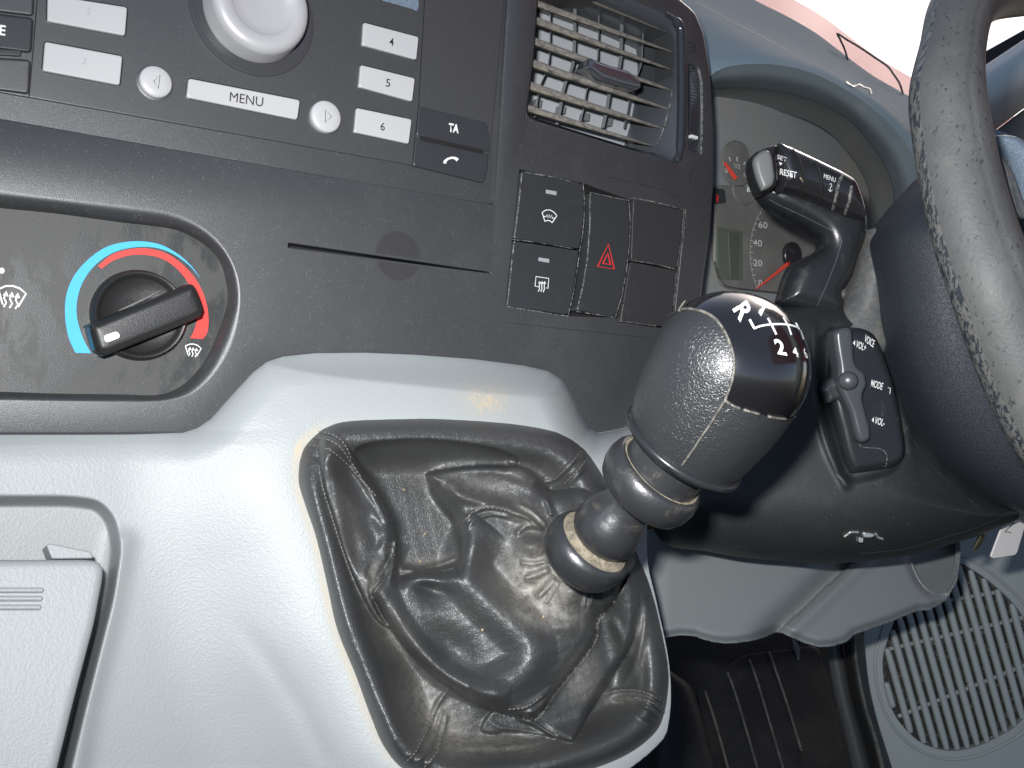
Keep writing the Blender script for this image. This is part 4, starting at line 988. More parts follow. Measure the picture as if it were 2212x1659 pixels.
# ---- instrument cluster
D = Frame(C(1600, 500, DZ), exw, eyw)
ic = thing('instrument_cluster', C(1600, 500, DZ), 'instrument cluster with fuel gauge and speedometer behind the black stalk', 'instrument cluster')
L1 = zc(4, [(70, 640), (105, 605), (300, 597), (500, 610), (700, 655), (900, 730), (1050, 830), (1180, 980), (1270, 1120), (1325, 1270), (1325, 1420), (1270, 1560), (1180, 1720)], .74)
L1b = [(u * .96 + 1560 * .04, v * .96 + 480 * .04, .77) for u, v, z in L1]
L1c = [(u * .86 + 1560 * .14, v * .86 + 480 * .14, .835) for u, v, z in L1]
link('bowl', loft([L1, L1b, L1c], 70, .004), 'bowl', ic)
face_o = pxl(D, [(1460, 180), (1860, 180), (1900, 420), (1870, 660), (1700, 700), (1480, 700)], -.004)
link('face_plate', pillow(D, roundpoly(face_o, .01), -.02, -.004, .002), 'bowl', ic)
win = pxl(D, Z(10, [(292, 470), (330, 455), (600, 470), (640, 560), (1300, 700), (1300, 1260), (800, 1262), (400, 1222), (340, 1190), (285, 1020)]), 0)
link('dial_plate', pillow(D, roundpoly(win, .004), -.012, 0, .002), 'dial', ic)
DS = D.surf(.0006); DS2 = D.surf(.0012)
def ringm(c, r, r2, h, m, nm, e=1.0):
    q = D.px(*Z(10, c), h); rr = abs(D.px(*Z(10, (c[0] + r, c[1])), h)[0] - q[0]); r3 = rr * r2 / r
    link(nm, mesh(*lathe(D.P(*q, h), D.n, [(rr, 0), (rr * .97, .0016), (r3, .0016), (r3 * .97, 0)], 64)), m, ic)
def disc(c, r, h, m, nm, t=.001):
    q = D.px(*Z(10, c), h); rr = abs(D.px(*Z(10, (c[0] + r, c[1])), h)[0] - q[0])
    link(nm, mesh(*lathe(D.P(*q, h - t), D.n, [(rr, 0), (rr, t * .8), (rr * .95, t), (.0001, t)], 48)), m, ic)
disc((452, 300), 112, .001, 'dial', 'fuel_dial'); ringm((500, 480), 84, 80, 0, 'dial', 'gauge_ring')
ringm((452, 300), 112, 108, .0006, 'dial', 'gauge_ring')
DS3 = D.surf(.0016)
strokes('tick_marks', [Z(10, [(392, 252), (402, 282)]), Z(10, [(450, 250), (452, 284)]), Z(10, [(508, 288), (500, 310)]), Z(10, [(556, 355), (538, 372)])], 2.2, DS3, 'print_grey', ic)
decal('lettering', '0', Z(10, (374, 352)), (5.5, 1), (0, -10), DS3, 'print_grey', ic)
decal('lettering', '1/2', Z(10, (453, 318)), (12, 2.5), (0, -10), DS3, 'print_grey', ic)
decal('lettering', '1/1', Z(10, (518, 385)), (10, 2.5), (0, -9), DS3, 'print_grey', ic)
def needle(a, b, w0, w1, nm='needle', h=.004):
    p, q = np.array(Z(10, a)), np.array(Z(10, b)); t = (q - p) / np.linalg.norm(q - p); nn = np.array([-t[1], t[0]])
    o_ = [tuple(p + nn * w0), tuple(q + nn * w1), tuple(q - nn * w1), tuple(p - nn * w0)]
    link(nm, pillow(D, pxl(D, o_, h), h - .0012, h, .0004), 'needle', ic)
needle((448, 412), (362, 290), 4.2, 2.2); needle((845, 1025), (598, 1222), 4.4, .9)
disc((870, 975), 62, .004, 'stalk', 'needle_hub', .004)
link('fuel_icon', box_px(D, Z(10, [(527, 470), (548, 470), (552, 508), (527, 510)]), .0005, .0012, .0005, .0003), 'print_grey', ic)
link('display', box_px(D, Z(10, [(300, 765), (492, 800), (490, 1160), (320, 1150), (300, 1080)]), -.001, .0012, .001, .0005), 'lcd', ic)
link('display_field', box_px(D, Z(10, [(385, 800), (470, 815), (462, 1150), (400, 1140)]), .0005, .0018, .0005, .0003), 'lcdin', ic)
strokes('telltale_icon', [Z(10, [(288, 532), (310, 534), (308, 585), (298, 584)]), Z(10, [(300, 548), (300, 570)])], 3, DS, 'print_red', ic)
link('telltale_window', box_px(D, Z(10, [(285, 478), (360, 490), (370, 590), (290, 600)]), -.001, .0003, .002, .0003), 'frame', ic)
sp = [(640, 620), (596, 700), (566, 780), (550, 862), (545, 945), (549, 1035), (565, 1125), (592, 1212)]
sl_ = spline([Z(10, p) for p in sp], 57); hub = np.array(Z(10, (870, 960)))
tk = []
for i, p in enumerate(sl_):
    d = hub - p; d /= np.linalg.norm(d); tk.append([tuple(p), tuple(p + d * (7 if i % 8 == 0 else (5 if i % 4 == 0 else 1.6)))])
strokes('tick_marks', tk, 1.3, DS, 'print_grey', ic)
for s, c, w in (('60', (642, 752), 19), ('40', (602, 885), 19), ('20', (604, 1032), 19), ('0', (622, 1178), 8), ('8', (688, 640), 8)):
    decal('lettering', s, Z(10, c), (w, 1.5), (0, -14), DS, 'print_grey', ic, .005)
strokes('lens_edge', [spline(Z(10, [(285, 1020), (318, 1130), (350, 1180), (420, 1212), (780, 1252), (1000, 1262)]), 30)], 2.5, DS2, 'dish', ic)

# ---- top pad and hood
hd = thing('dashboard_top', C(1800, 200, .8), 'long grey-blue dashboard top pad arching over the instrument cluster', 'dashboard top')
L2 = zc(4, [(40, 560), (110, 500), (200, 452), (400, 430), (600, 445), (800, 500), (980, 590), (1150, 700), (1300, 830), (1430, 990), (1500, 1160), (1500, 1350), (1430, 1560)], .715)
L2b = zc(4, [(-60, 300), (0, 340), (150, 330), (380, 330), (600, 380), (800, 440), (1000, 540), (1170, 640), (1330, 770), (1480, 930), (1580, 1100), (1600, 1300), (1600, 1560)], .74)
Lm = zc(4, [(-330, -260), (-200, -150), (0, 0), (180, 110), (400, 220), (620, 330), (850, 440), (1050, 540), (1200, 650), (1380, 760), (1560, 900), (1760, 1050), (1900, 1300)], .86)
L3 = zc(4, [(-200, -420), (0, -280), (200, -130), (400, 2), (600, 103), (800, 218), (950, 330), (1080, 430), (1200, 515), (1330, 590), (1450, 655), (1700, 760), (2100, 900)], 1.02)
link('hood_lip', loft([[(u, v, z + .002) for u, v, z in L1], [(u * .5 + a * .5, v * .5 + b * .5, .722) for (u, v, z), (a, b, c) in zip(L1, L2)], L2], 70, .006), 'hoodlip', hd)
L2e = [(u, v, z + .003) for u, v, z in L2]
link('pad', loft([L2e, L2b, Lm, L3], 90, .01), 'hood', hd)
HS_ = bvh([c for c in hd.children])(.0005, .85)
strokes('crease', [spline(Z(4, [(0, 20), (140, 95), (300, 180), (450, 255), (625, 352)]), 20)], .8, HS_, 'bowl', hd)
strokes('scuff', [spline(Z(4, [(1010, 555), (1060, 585), (1100, 570), (1130, 590), (1170, 600), (1180, 640)]), 12)], list(np.random.uniform(.8, 4, 12)), HS_, 'collar', hd)

# ---- bonnet, glass and what stands on the sill
bn = loft([[(u, v + 26, 1.25) for u, v, z in L3], [(u, v + 4, 1.4) for u, v, z in L3], [(u + 6, v - 20, 2.0) for u, v, z in L3], [(u + 14, v - 36, 2.6) for u, v, z in L3]], 40, .01)
link('bonnet', bn, 'bonnet', None, 'red painted bonnet of the vehicle seen through the windscreen', 'bonnet', origin=C(1800, 80, 1.6))
ws = loft([[(u + 2, v - 2, 1.03) for u, v, z in L3[:-3]], [(u + 20, v - 160, 1.02) for u, v, z in L3[:-3]], [(u + 40, v - 330, .98) for u, v, z in L3[:-3]]], 40, .004)
link('windscreen', ws, 'glass', None, 'clear windscreen glass rising above the dashboard top', 'windscreen', origin=C(1900, 50, 1.0))
WF = frame3((1860, 120, 1.01), (1960, 190, 1.01), (1880, 20, 1.0))
hl = spline([C(*Z(4, p), 1.0) for p in [(1022, 405), (1000, 330), (968, 262), (950, 225), (1000, 258), (1100, 318), (1200, 385), (1290, 448), (1330, 500), (1370, 560), (1395, 635)]], 60)
link('windscreen_holder', mesh(*tube([Vector(p) for p in hl], .0011, 6)), 'frame', None, 'thin dark bent rim standing on the edge of the windscreen left of the steering wheel', 'holder rim')

# ---- steering column: shroud, collar, hub cover
SHz = .60
def cush(name, px, z, m, parent, bev, dome=0, th=.03, tilt=(0, 0), n=None, lab_=None, cat=None, k=None):
    if k: px = Z(k, px)
    c = np.array(px).mean(0); fr = frame3((c[0], c[1], z), (c[0] + 100, c[1], z + tilt[0]), (c[0], c[1] - 100, z + tilt[1]))
    l = spline(pxl(fr, px, -bev), n or 150, True)
    return link(name, pillow(fr, l, -th, 0, bev, dome), m, parent, lab_, cat), fr
sh = thing('steering_column_shroud', C(1750, 1000, SHz), 'black plastic lower shroud of the steering column right of the gear knob', 'column shroud')
shp = [(1405, 1110), (1420, 1060), (1470, 960), (1560, 820), (1650, 690), (1720, 650), (1790, 640), (1850, 650), (1905, 690), (1935, 790), (1975, 890), (2040, 985), (2110, 1050), (2170, 1088), (2240, 1098), (2160, 1140), (2080, 1168), (1950, 1202), (1800, 1217), (1700, 1212), (1600, 1204), (1520, 1190), (1450, 1180), (1418, 1155)]
shl = spline(shp, 220, True)
def shz(u, v):
    P = np.stack([u, v], -1); s = sdist(P, shl); q = np.clip(s / 150, 0, 1)
    z = .625 - .050 * np.sqrt(1 - (1 - q) ** 2) + (v - 900) * -.00003
    rec = np.array(Z(5, [(1110, 400), (1180, 330), (1400, 330), (1500, 600), (1570, 900), (1575, 1010), (1530, 1085), (1480, 1120), (1290, 1165), (1225, 1120), (1140, 800)]))
    z += .007 * sstep((sdist(P, rec) + 10) / 22)
    z -= .003 * np.exp(-(dist(P, spline(Z(5, [(1075, 330), (1080, 560), (1105, 800), (1160, 1000), (1250, 1180)]), 40), closed=False) / 9) ** 2)
    return z
me = gridsurf(shl, 4, shz, skirt=.04, smooth=0); link('lower_shell', me, 'shroud', sh)
SHS = bvh([sh.children[0]])
shs = SHS(.0006, .58)
strokes('dusty_joint', [spline(Z(5, [(1452, 320), (1490, 420), (1540, 560), (1600, 690), (1680, 830), (1760, 960), (1850, 1070), (1960, 1180), (2090, 1285)]), 40)], list(np.random.uniform(.6, 2.0, 40)), SHS(.0008, .58), 'collar', sh)
M['edgedim'] = mat('dusty_plastic_edge', (.10, .10, .095), .6)
strokes('lower_edge_dust', [spline(Z(16, [(180, 735), (600, 690), (900, 600), (1200, 510), (1480, 400)]), 30)], .8, SHS(.0008, .6), 'edgedim', sh)
# bright clip showing in the shell
cl = thing('spring_clip', shs(*Z(16, (200, 590))), 'small bright metal clip in a hole low on the column shroud', 'clip')
def tb(name, pts, r, m, parent, k=16, srf=None, n=12):
    return link(name, mesh(*tube([(srf or shs)(*Z(k, p)) for p in spline(pts, n)], r, 8)), m, parent)
tb('clip_arm', [(38, 585), (75, 560), (95, 545), (165, 545)], .0009, 'chrome', cl); tb('clip_arm', [(322, 560), (340, 590), (382, 605)], .0009, 'chrome', cl)
link('clip_tab', box_px(frame3((Z(16, (190, 600))[0], Z(16, (190, 600))[1], .575), (1900, 1161, .575), (1859, 1100, .575)), Z(16, [(172, 600), (212, 600), (210, 645), (172, 642)]), -.004, .001, .0004, .0003), 'chrome', cl)
cfr = frame3((Z(16, (250, 575))[0], Z(16, (250, 575))[1], .575), (1920, 1155, .575), (1874, 1100, .575))
link('clip_plate', pillow(cfr, roundpoly(pxl(cfr, Z(16, [(205, 545), (300, 560), (322, 575), (300, 600), (215, 605)])), .002), -.004, .0005, .001), 'chrome', cl)

cush('upper_column', [(1390, 800), (1515, 792), (1508, 1000), (1522, 1300), (1540, 1500), (1540, 1700), (1100, 1700), (1090, 1480), (1230, 1330), (1300, 1150), (1345, 980), (1375, 880)], .60, 'collar', sh, .012, .006, .04, k=10)
hubp = [(1912, 640), (1903, 575), (1901, 528), (1910, 496), (1936, 461), (1984, 406), (2060, 340), (2200, 320), (2420, 500), (2440, 1000), (2300, 1140), (2212, 1108), (2160, 1086), (2067, 1007), (1999, 915), (1951, 815), (1921, 710)]
wh = thing('steering_wheel', C(2150, 500, .44), 'steering wheel with worn flaking grey leather rim at the right', 'steering wheel')
cush('hub_cover', hubp, .555, 'hub', wh, .03, .015, .06, n=200)
# rim: outline measured left/right, swept as a tube with a seam
ctr = [(2480, -40, .60, 88), (2330, -62, .56, 88), (2215, -52, .52, 84), (2130, -28, .475, 76), (2078, 20, .445, 70), (2058, 100, .43, 68), (2046, 200, .42, 78), (2058, 300, .415, 81), (2077, 400, .41, 83), (2110, 520, .405, 87), (2147, 620, .40, 90), (2184, 720, .40, 92), (2226, 820, .40, 94), (2290, 940, .40, 96), (2380, 1060, .41, 96)]
cs2 = spline(ctr, 160)
cen = [C(a, b, z) for a, b, z, r in cs2]; rad = [r * .985 * z / FPX for a, b, z, r in cs2]
NT2 = 72; VB = []
SGN = 1
for i, (p, r) in enumerate(zip(cen, rad)):
    T = (cen[min(i + 1, 159)] - cen[max(i - 1, 0)]).normalized(); vw = (CAMPOS - p); vw = (vw - T * vw.dot(T)).normalized(); b = T.cross(vw)
    for j in range(NT2):
        a = 2 * math.pi * j / NT2; k = 1 + .035 * math.cos(2 * (a - .5)) - .03 * math.exp(-((((a + SGN * .62 + math.pi) % (2 * math.pi)) - math.pi) / .05) ** 2)
        VB.append(p + (vw * math.cos(a) + b * math.sin(a)) * r * k)
q_all = np.array([(a * NT2 + i, a * NT2 + (i + 1) % NT2, (a + 1) * NT2 + (i + 1) % NT2, (a + 1) * NT2 + i) for a in range(159) for i in range(NT2)])
VB = np.array([tuple(p) for p in VB])
ang = (q_all[:, 0] % NT2) * 2 * math.pi / NT2
side_ = topx(VB[q_all].mean(1)); 
lead = (ang > .62) & (ang < 3.0)
if (topx(VB[q_all[lead]].mean(1))[:, 0].mean() > topx(VB[q_all[~lead]].mean(1))[:, 0].mean()): lead = (ang < 2 * math.pi - .62) & (ang > 2 * math.pi - 3.0)
for nm, msk, mm in (('rim_grip', ~lead, 'wheel'), ('rim_inner_grip', lead, 'wheelworn')):
    q = q_all[msk]; used = np.unique(q); rm = -np.ones(len(VB), int); rm[used] = np.arange(len(used)); link(nm, mesh(VB[used], rm[q], smooth=0), mm, wh)
cush('spoke', [(1385, 1120), (1430, 1105), (1500, 1100), (1580, 1125), (1640, 1170), (1720, 1260), (1760, 1700), (1640, 1750), (1600, 1500), (1540, 1330), (1470, 1250), (1410, 1200)], .47, 'spoke', wh, .008, .002, .02, k=15)
cush('spoke_trim', [(1440, 1240), (1500, 1290), (1560, 1400), (1620, 1560), (1680, 1750), (1600, 1760), (1540, 1600), (1490, 1400)], .465, 'collar', wh, .002, 0, .01, k=15)

# ---- wiper stalk with trip computer keys
st = thing('wiper_stalk', C(1760, 560, .6), 'black column stalk with RESET and MENU keys in front of the instruments', 'stalk')
arm = [(605, 510), (640, 575), (690, 625), (760, 670), (860, 720), (980, 790), (1052, 850), (1065, 905), (1048, 940), (960, 985), (860, 1045), (815, 1120), (790, 1190), (770, 1270), (765, 1330), (900, 1370), (1010, 1400), (1080, 1420), (1140, 1440), (1200, 1410), (1225, 1330), (1205, 1260), (1240, 1200), (1290, 1120), (1325, 1000), (1380, 860), (1392, 760), (1380, 640), (1330, 500), (1300, 440), (1180, 560), (900, 480), (700, 460)]
cush('arm', arm, .605, 'stalk', st, .010, .004, .02, k=10, n=240)
head = [(735, 165), (800, 172), (900, 215), (1080, 300), (1220, 370), (1302, 425), (1340, 500), (1372, 600), (1385, 700), (1300, 690), (1180, 640), (1020, 575), (920, 535), (800, 505), (760, 500), (700, 300)]
hb, hfr = cush('head', head, .585, 'stalkring', st, .010, .003, .03, k=10, n=220)
cap_, cfr_ = cush('end_cap', [(560, 270), (580, 225), (640, 190), (690, 172), (740, 172), (735, 260), (745, 380), (745, 450), (710, 490), (640, 515), (610, 505), (575, 420), (556, 330)], .578, 'stalk', st, .006, .001, .02, k=10)
cush('end_button', [(566, 285), (600, 230), (665, 205), (700, 240), (716, 330), (722, 420), (700, 470), (640, 500), (620, 480), (585, 390)], .5745, 'greybutton', cap_ and st, .003, .001, .004, k=10)
HB = bvh([hb, cap_]); hbs = HB(.0008, .575)
for pts in ([(855, 205), (905, 270), (935, 360), (940, 450), (925, 535)], [(1025, 290), (1062, 370), (1072, 480), (1060, 585)], [(1225, 385), (1195, 450), (1180, 540), (1158, 630)], [(1290, 470), (1278, 560), (1250, 662)]):
    link('key_groove', mesh(*tube([hbs(*Z(10, p)) for p in spline(pts, 20)], .0011, 6)), 'edge' if pts[0][0] in (1225, 1290) else 'groove', st)
strokes('dirt_in_groove', [spline(Z(10, [(912, 400), (940, 450), (925, 530)]), 12)], list(np.random.uniform(1, 3.2, 12)), HB(.0015, .575), 'dirt', st)
decal('lettering', 'RESET', Z(10, (830, 372)), (34, 8.5), (1, -13), hbs, 'print_white', st, .01)
decal('lettering', 'SET', Z(10, (785, 262)), (19, 7), (1, -9), hbs, 'print_white', st, .0)
decal('lettering', 'MENU', Z(10, (1130, 408)), (25, 9), (1, -9.5), hbs, 'print_white', st, .0)
V_ = [hbs(*Z(10, p)) for p in [(765, 288), (790, 298), (772, 314)]]; link('arrow_mark', mesh(V_, [(0, 1, 2)], smooth=0), 'print_white', st)
strokes('arrow_icon', [Z(10, [(1128, 452), (1142, 450), (1146, 465), (1136, 475), (1135, 500)]), Z(10, [(1122, 488), (1135, 505), (1152, 492)])], 1.4, hbs, 'print_grey', st)
AS = bvh([c for c in st.children if c.name.startswith('arm')])(.0006, .6)
strokes('mould_seam', [spline(Z(10, [(690, 560), (760, 600), (900, 665), (1100, 765), (1190, 815), (1218, 870), (1190, 980), (1150, 1090), (1100, 1210), (1040, 1345)]), 60)], 1.1, AS, 'collar', st)
# boot ring the stalk comes out of
rgp = spline([(1150 + 140 * math.cos(t), 1370 + 132 * math.sin(t)) for t in np.linspace(-2.2, 2.6, 12)], 30)
link('base_ring', mesh(*tube([C(*Z(10, p), .622) for p in rgp], .0046, 12)), 'collar', st)

# ---- audio control pod
au = thing('audio_control_pod', C(1870, 900, .56), 'black audio remote pod with VOL and MODE lettering on the column shroud', 'audio control')
ap, apf = cush('pod', [(1190, 420), (1225, 345), (1275, 330), (1340, 338), (1395, 370), (1430, 440), (1475, 560), (1510, 680), (1545, 860), (1560, 980), (1550, 1035), (1520, 1070), (1470, 1090), (1290, 1118), (1265, 1105), (1235, 1040), (1200, 900), (1160, 700)], .572, 'stalk', au, .006, .001, .02, k=5, n=200)
ll, llf = cush('rocker_lever', [(1180, 372), (1195, 345), (1235, 332), (1275, 345), (1283, 430), (1298, 530), (1345, 580), (1355, 640), (1335, 700), (1350, 780), (1372, 860), (1375, 925), (1350, 950), (1318, 948), (1295, 905), (1265, 790), (1225, 700), (1200, 640), (1205, 560), (1190, 460)], .560, 'greybutton', au, .003, .001, .014, k=5, n=200)
M['podlever'] = mat('grey_black_lever_plastic', (.055, .06, .065), .32)
ll.data.materials[0] = M['podlever']
bc = C(*Z(5, (1262, 618)), .556); rB = 49 * .4 * .556 / FPX; vd = (CAMPOS - bc).normalized()
link('round_button', mesh(*lathe(bc - vd * .001, vd, [(rB * 1.05, -.002), (rB * 1.05, 0), (rB, .0012)] + [(rB * math.cos(a), .0012 + rB * .62 * math.sin(a)) for a in np.linspace(.05, 1.56, 14)], 48), smooth=60), 'podlever', au)
cush('side_nub', [(1120, 665), (1150, 620), (1195, 598), (1215, 650), (1225, 705), (1190, 722), (1150, 740), (1135, 700)], .568, 'podlever', au, .003, .001, .012, k=5)
APS = bvh([ap])(.0005, .57)
for s, c, w in (('VOL+', (1331, 430), (21, 9)), ('VOICE', (1376, 405), (20, 13)), ('MODE', (1416, 640), (25, 8)), ('VOL-', (1432, 839), (21, 6))):
    decal('lettering', s, Z(5, c), w, (3.5, -15), APS, 'print_white', au, .01)
for c in ((1293, 413), (1394, 828)):
    x, y = c; V_ = [APS(*Z(5, p)) for p in [(x - 6, y + 2), (x + 5, y - 14), (x + 5, y + 16)]]; link('arrow_mark', mesh(V_, [(0, 1, 2)], smooth=0), 'print_white', au)
strokes('speaker_icon', [Z(5, [(1475, 655), (1488, 660), (1485, 690)])], 1.5, APS, 'print_grey', au)
strokes('chipped_edge', [spline(Z(5, [(1320, 955), (1330, 975), (1370, 980), (1430, 985), (1465, 1010), (1470, 1045), (1460, 1095)]), 20)], 1.3, APS, 'edge', au)
strokes('chipped_edge', [spline(Z(5, [(1170, 755), (1180, 800), (1225, 808), (1235, 790)]), 10)], 1.0, shs, 'edge', au)

# ================================================================== UNDER THE COLUMN
ld = thing('lower_dash_panel', C(1750, 1290, .7), 'teal grey moulded lower dashboard panel under the steering column with an oval cut-out', 'dashboard panel')
ldp = [(1340, 1160), (1500, 1120), (1700, 1120), (1900, 1120), (2072, 1120), (2075, 1194), (2068, 1254), (2045, 1296), (2010, 1318), (1983, 1319), (1920, 1345), (1847, 1370), (1830, 1386), (1800, 1396), (1767, 1398), (1735, 1388), (1703, 1374), (1688, 1367), (1675, 1366), (1655, 1376), (1627, 1384), (1590, 1389), (1567, 1390), (1540, 1387), (1515, 1380), (1499, 1374), (1470, 1372), (1435, 1378), (1340, 1390)]
ldl = resample(np.array(ldp, float), 300, True); cut = spline([(1958, 1120), (1961, 1180), (1967, 1214), (1976, 1238), (1990, 1262), (2008, 1279), (2027, 1284), (2043, 1274), (2057, 1254), (2066, 1214), (2068, 1150), (2060, 1110)], 90, True)
ridge_l = spline([(1885, 1170), (1840, 1215), (1790, 1262), (1740, 1310), (1690, 1356), (1670, 1380)], 40)
def ldz(u, v):
    P = np.stack([u, v], -1); z = .70 - (v - 1150) * .00022 + (u - 1700) * .00009
    bot = np.array([p for p in ldp if p[1] > 1240], float)[1:]; d = dist(P, bot, closed=False); z += .008 * (1 - sstep(d / 26)) ** 2
    s = (u - np.interp(v, ridge_l[:, 1], ridge_l[:, 0])); d = dist(P, ridge_l, closed=False)
    z += .020 * np.exp(-(d / 34) ** 2) * np.where(s < 0, 1, .25); z += -.006 * np.exp(-((d - 20) / 16) ** 2) * (s > 0)
    dd = np.abs(sdist(P, cut)); z += .006 * np.exp(-(dd / 8) ** 2); z += .02 * (1 - sstep((u - 1340) / 110))
    return z
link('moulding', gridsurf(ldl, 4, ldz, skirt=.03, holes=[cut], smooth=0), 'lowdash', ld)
# rim of the cut-out
link('cutout_rim', mesh(*tube([C(a, b, float(ldz(np.array([a]), np.array([b]))[0]) + .002) for a, b in np.vstack([cut[2:], cut[:3]])], .0016, 8)), 'lowdash', ld)
DF = frame3((2050, 1450, .90), (2150, 1450, .895), (2050, 1350, .905))
dr = thing('door_card', DF.at(2050, 1500), 'teal grey plastic door card in the lower right corner holding a speaker grille', 'door card')
ov = []
dpx = [(1862, 1378), (1850, 1330), (1830, 1000), (2400, 1000), (2400, 1800), (1945, 1800), (1930, 1720), (1905, 1620), (1882, 1510), (1870, 1440)]
gel = [(2067 + 180 * math.cos(t) * 1.0, 1466 + 172 * math.sin(t)) for t in np.linspace(0, 2 * math.pi, 4)]
gro = spline(Z(7, [(1432, 800), (1412, 870), (1408, 960), (1425, 1080), (1470, 1210), (1540, 1310), (1640, 1395), (1760, 1438), (1870, 1443), (1990, 1415), (2110, 1360), (2215, 1290), (2330, 1150), (2360, 950), (2330, 800), (2270, 690), (2180, 570), (2060, 460), (1960, 390), (1860, 345), (1740, 380), (1600, 480), (1490, 640)]), 200, True)
gl = spline(pxl(DF, [tuple(p) for p in gro]), 200, True)
gl_in = offset(ccw(gl), -.0075)
link('panel', plate(DF, resample(np.array(pxl(DF, dpx)), 200, True), [(gl_in, ((0, 0), (.0006, -.0004), (.001, -.002), (.001, -.012)))], outer_prof=((0, 0), (.0008, -.001), (.001, -.02))), 'door', dr)
gr = thing('speaker_grille', DF.at(2060, 1470, .002), 'round slatted speaker grille with dark mesh behind, lower right', 'speaker grille')
gloop = [DF.P(x, y, .0006) for x, y in gl]; link('outer_rim', mesh(*tube(gloop + [gloop[0]], .0016, 8, caps=False)), 'door', gr)
v, f = grid_tris(offset(ccw(gl), -.006), []); link('speaker_mesh', mesh([DF.P(x, y, -.008) for x, y in v], f), 'mesh', gr)
g2 = np.array(topx(np.array([tuple(DF.P(x, y, 0)) for x, y in offset(ccw(gl), -.0095)])))
for i in range(-1, 24):
    x0 = 1440 + i * 57; p0 = np.array(Z(7, (x0 - 180, 300))); p1 = np.array(Z(7, (x0 + 158, 1500)))
    ts = np.linspace(0, 1, 240); ln = p0 + (p1 - p0) * ts[:, None]
    inn = inside(ln, g2)
    if inn.sum() < 14: continue
    ln = resample(ln[inn], 14)
    link('slat', mesh(*tube([DF.at(a, b, .0002) for a, b in ln], [.0028] + [.0037] * 12 + [.0028], 10)), 'door', gr)
for (a, b) in (((1480, 640), (2330, 500)), ((1400, 870), (2380, 640)), ((1470, 1240), (2360, 880))):
    ln = np.linspace(np.array(Z(7, a)), np.array(Z(7, b)), 200); ln = ln[inside(ln, g2)]
    if len(ln) > 4: link('cross_bar', mesh(*tube([DF.at(x, y, -.0035) for x, y in resample(ln, 8)], .0022, 8)), 'door', gr)
# back of the oval pocket
pf = frame3((2015, 1220, .745), (2060, 1220, .75), (2015, 1180, .745))
link('pocket_back', pillow(pf, spline(pxl(pf, [(1950, 1100), (1950, 1190), (1962, 1235), (1985, 1272), (2012, 1292), (2030, 1294), (2050, 1280), (2066, 1240), (2072, 1190), (2072, 1100)]), 80, True), -.006, 0, .002), 'lowdash', ld)
# door seal and sill
def band3(name, left, right, z, m, parent, bulge=.006, k=7, lab_=None, cat=None, kind=None):
    a, b = spline(left, 40), spline(right, 40); rows = []
    for t in np.linspace(0, 1, 9):
        q = a * (1 - t) + b * t; q = np.array([Z(k, tuple(p)) for p in q]); rows.append(Cn(q[:, 0], q[:, 1], z - bulge * math.sin(math.pi * t)))
    q = np.array([Z(k, tuple(p)) for p in a]); r_ = np.array([Z(k, tuple(p)) for p in b])
    rows = [Cn(q[:, 0], q[:, 1], z + .02)] + rows + [Cn(r_[:, 0], r_[:, 1], z + .02)]
    V = np.vstack(rows); n = 40; Fc = [(i * n + j, i * n + j + 1, (i + 1) * n + j + 1, (i + 1) * n + j) for i in range(len(rows) - 1) for j in range(n - 1)]
    return link(name, mesh(V, Fc, smooth=60), m, parent, lab_, cat, kind)
band3('door_seal', [(1225, 690), (1240, 860), (1262, 1000), (1300, 1180), (1350, 1340), (1400, 1560)], [(1345, 690), (1352, 860), (1375, 1050), (1420, 1240), (1470, 1400), (1520, 1560)], .885, 'rubber', None, .012, lab_='black rubber door seal running beside the speaker door card', cat='door seal')
band3('seal_lip', [(1290, 690), (1292, 860), (1312, 1000), (1350, 1180), (1402, 1350), (1450, 1560)], [(1305, 690), (1310, 860), (1330, 1000), (1370, 1180), (1425, 1350), (1478, 1560)], .872, 'floorrib', None, .002, lab_='thin raised lip along the black rubber door seal', cat='seal lip')
band3('sill_trim', [(1140, 690), (1150, 860), (1162, 950), (1190, 1100), (1240, 1300), (1300, 1560)], [(1225, 690), (1235, 860), (1250, 950), (1285, 1130), (1340, 1330), (1400, 1560)], .895, 'sill', None, .010, lab_='coarse grained dark sill trim strip beside the rubber floor', cat='sill trim')
# floor
FLo = frame3((1650, 1550, 1.14), (1750, 1550, 1.14), (1650, 1450, 1.19))
fq = pxl(FLo, [(1250, 1250), (2050, 1250), (2050, 1900), (1250, 1900)])
link('floor', mesh([FLo.P(*p, h) for h in (0, -.02) for p in fq], [(0, 1, 2, 3), (7, 6, 5, 4), (0, 4, 5, 1), (1, 5, 6, 2), (2, 6, 7, 3), (3, 7, 4, 0)]), 'floor', None, kind='structure')
tn = thing('floor_mat', FLo.at(1650, 1550), 'ribbed black rubber floor mat in the shadow under the lower dashboard', 'floor mat')
link('mat_sheet', pillow(FLo, roundpoly(pxl(FLo, Z(7, [(440, 1080), (520, 1000), (700, 880), (1100, 830), (1150, 1000), (1260, 1500), (1320, 1700), (560, 1700), (500, 1400)]), .004), .01), .001, .006, .003), 'floor', tn)
for a in ([(490, 1080), (530, 1200), (580, 1370), (625, 1540)], [(612, 980), (650, 1080), (710, 1280), (790, 1560)], [(730, 910), (770, 1020), (830, 1220), (930, 1560)], [(835, 865), (880, 990), (940, 1170), (1010, 1400)]):
    link('rib', mesh(*tube([FLo.at(*Z(7, tuple(p)), .006) for p in spline(a, 14)], .0016, 8)), 'floorrib', tn)
link('scuff', mesh(*tube([FLo.at(*Z(7, tuple(p)), .007) for p in spline([(960, 790), (985, 850), (995, 910)], 8)], [.001, .002, .003, .004, .004, .003, .002, .001], 8)), 'sill', tn)
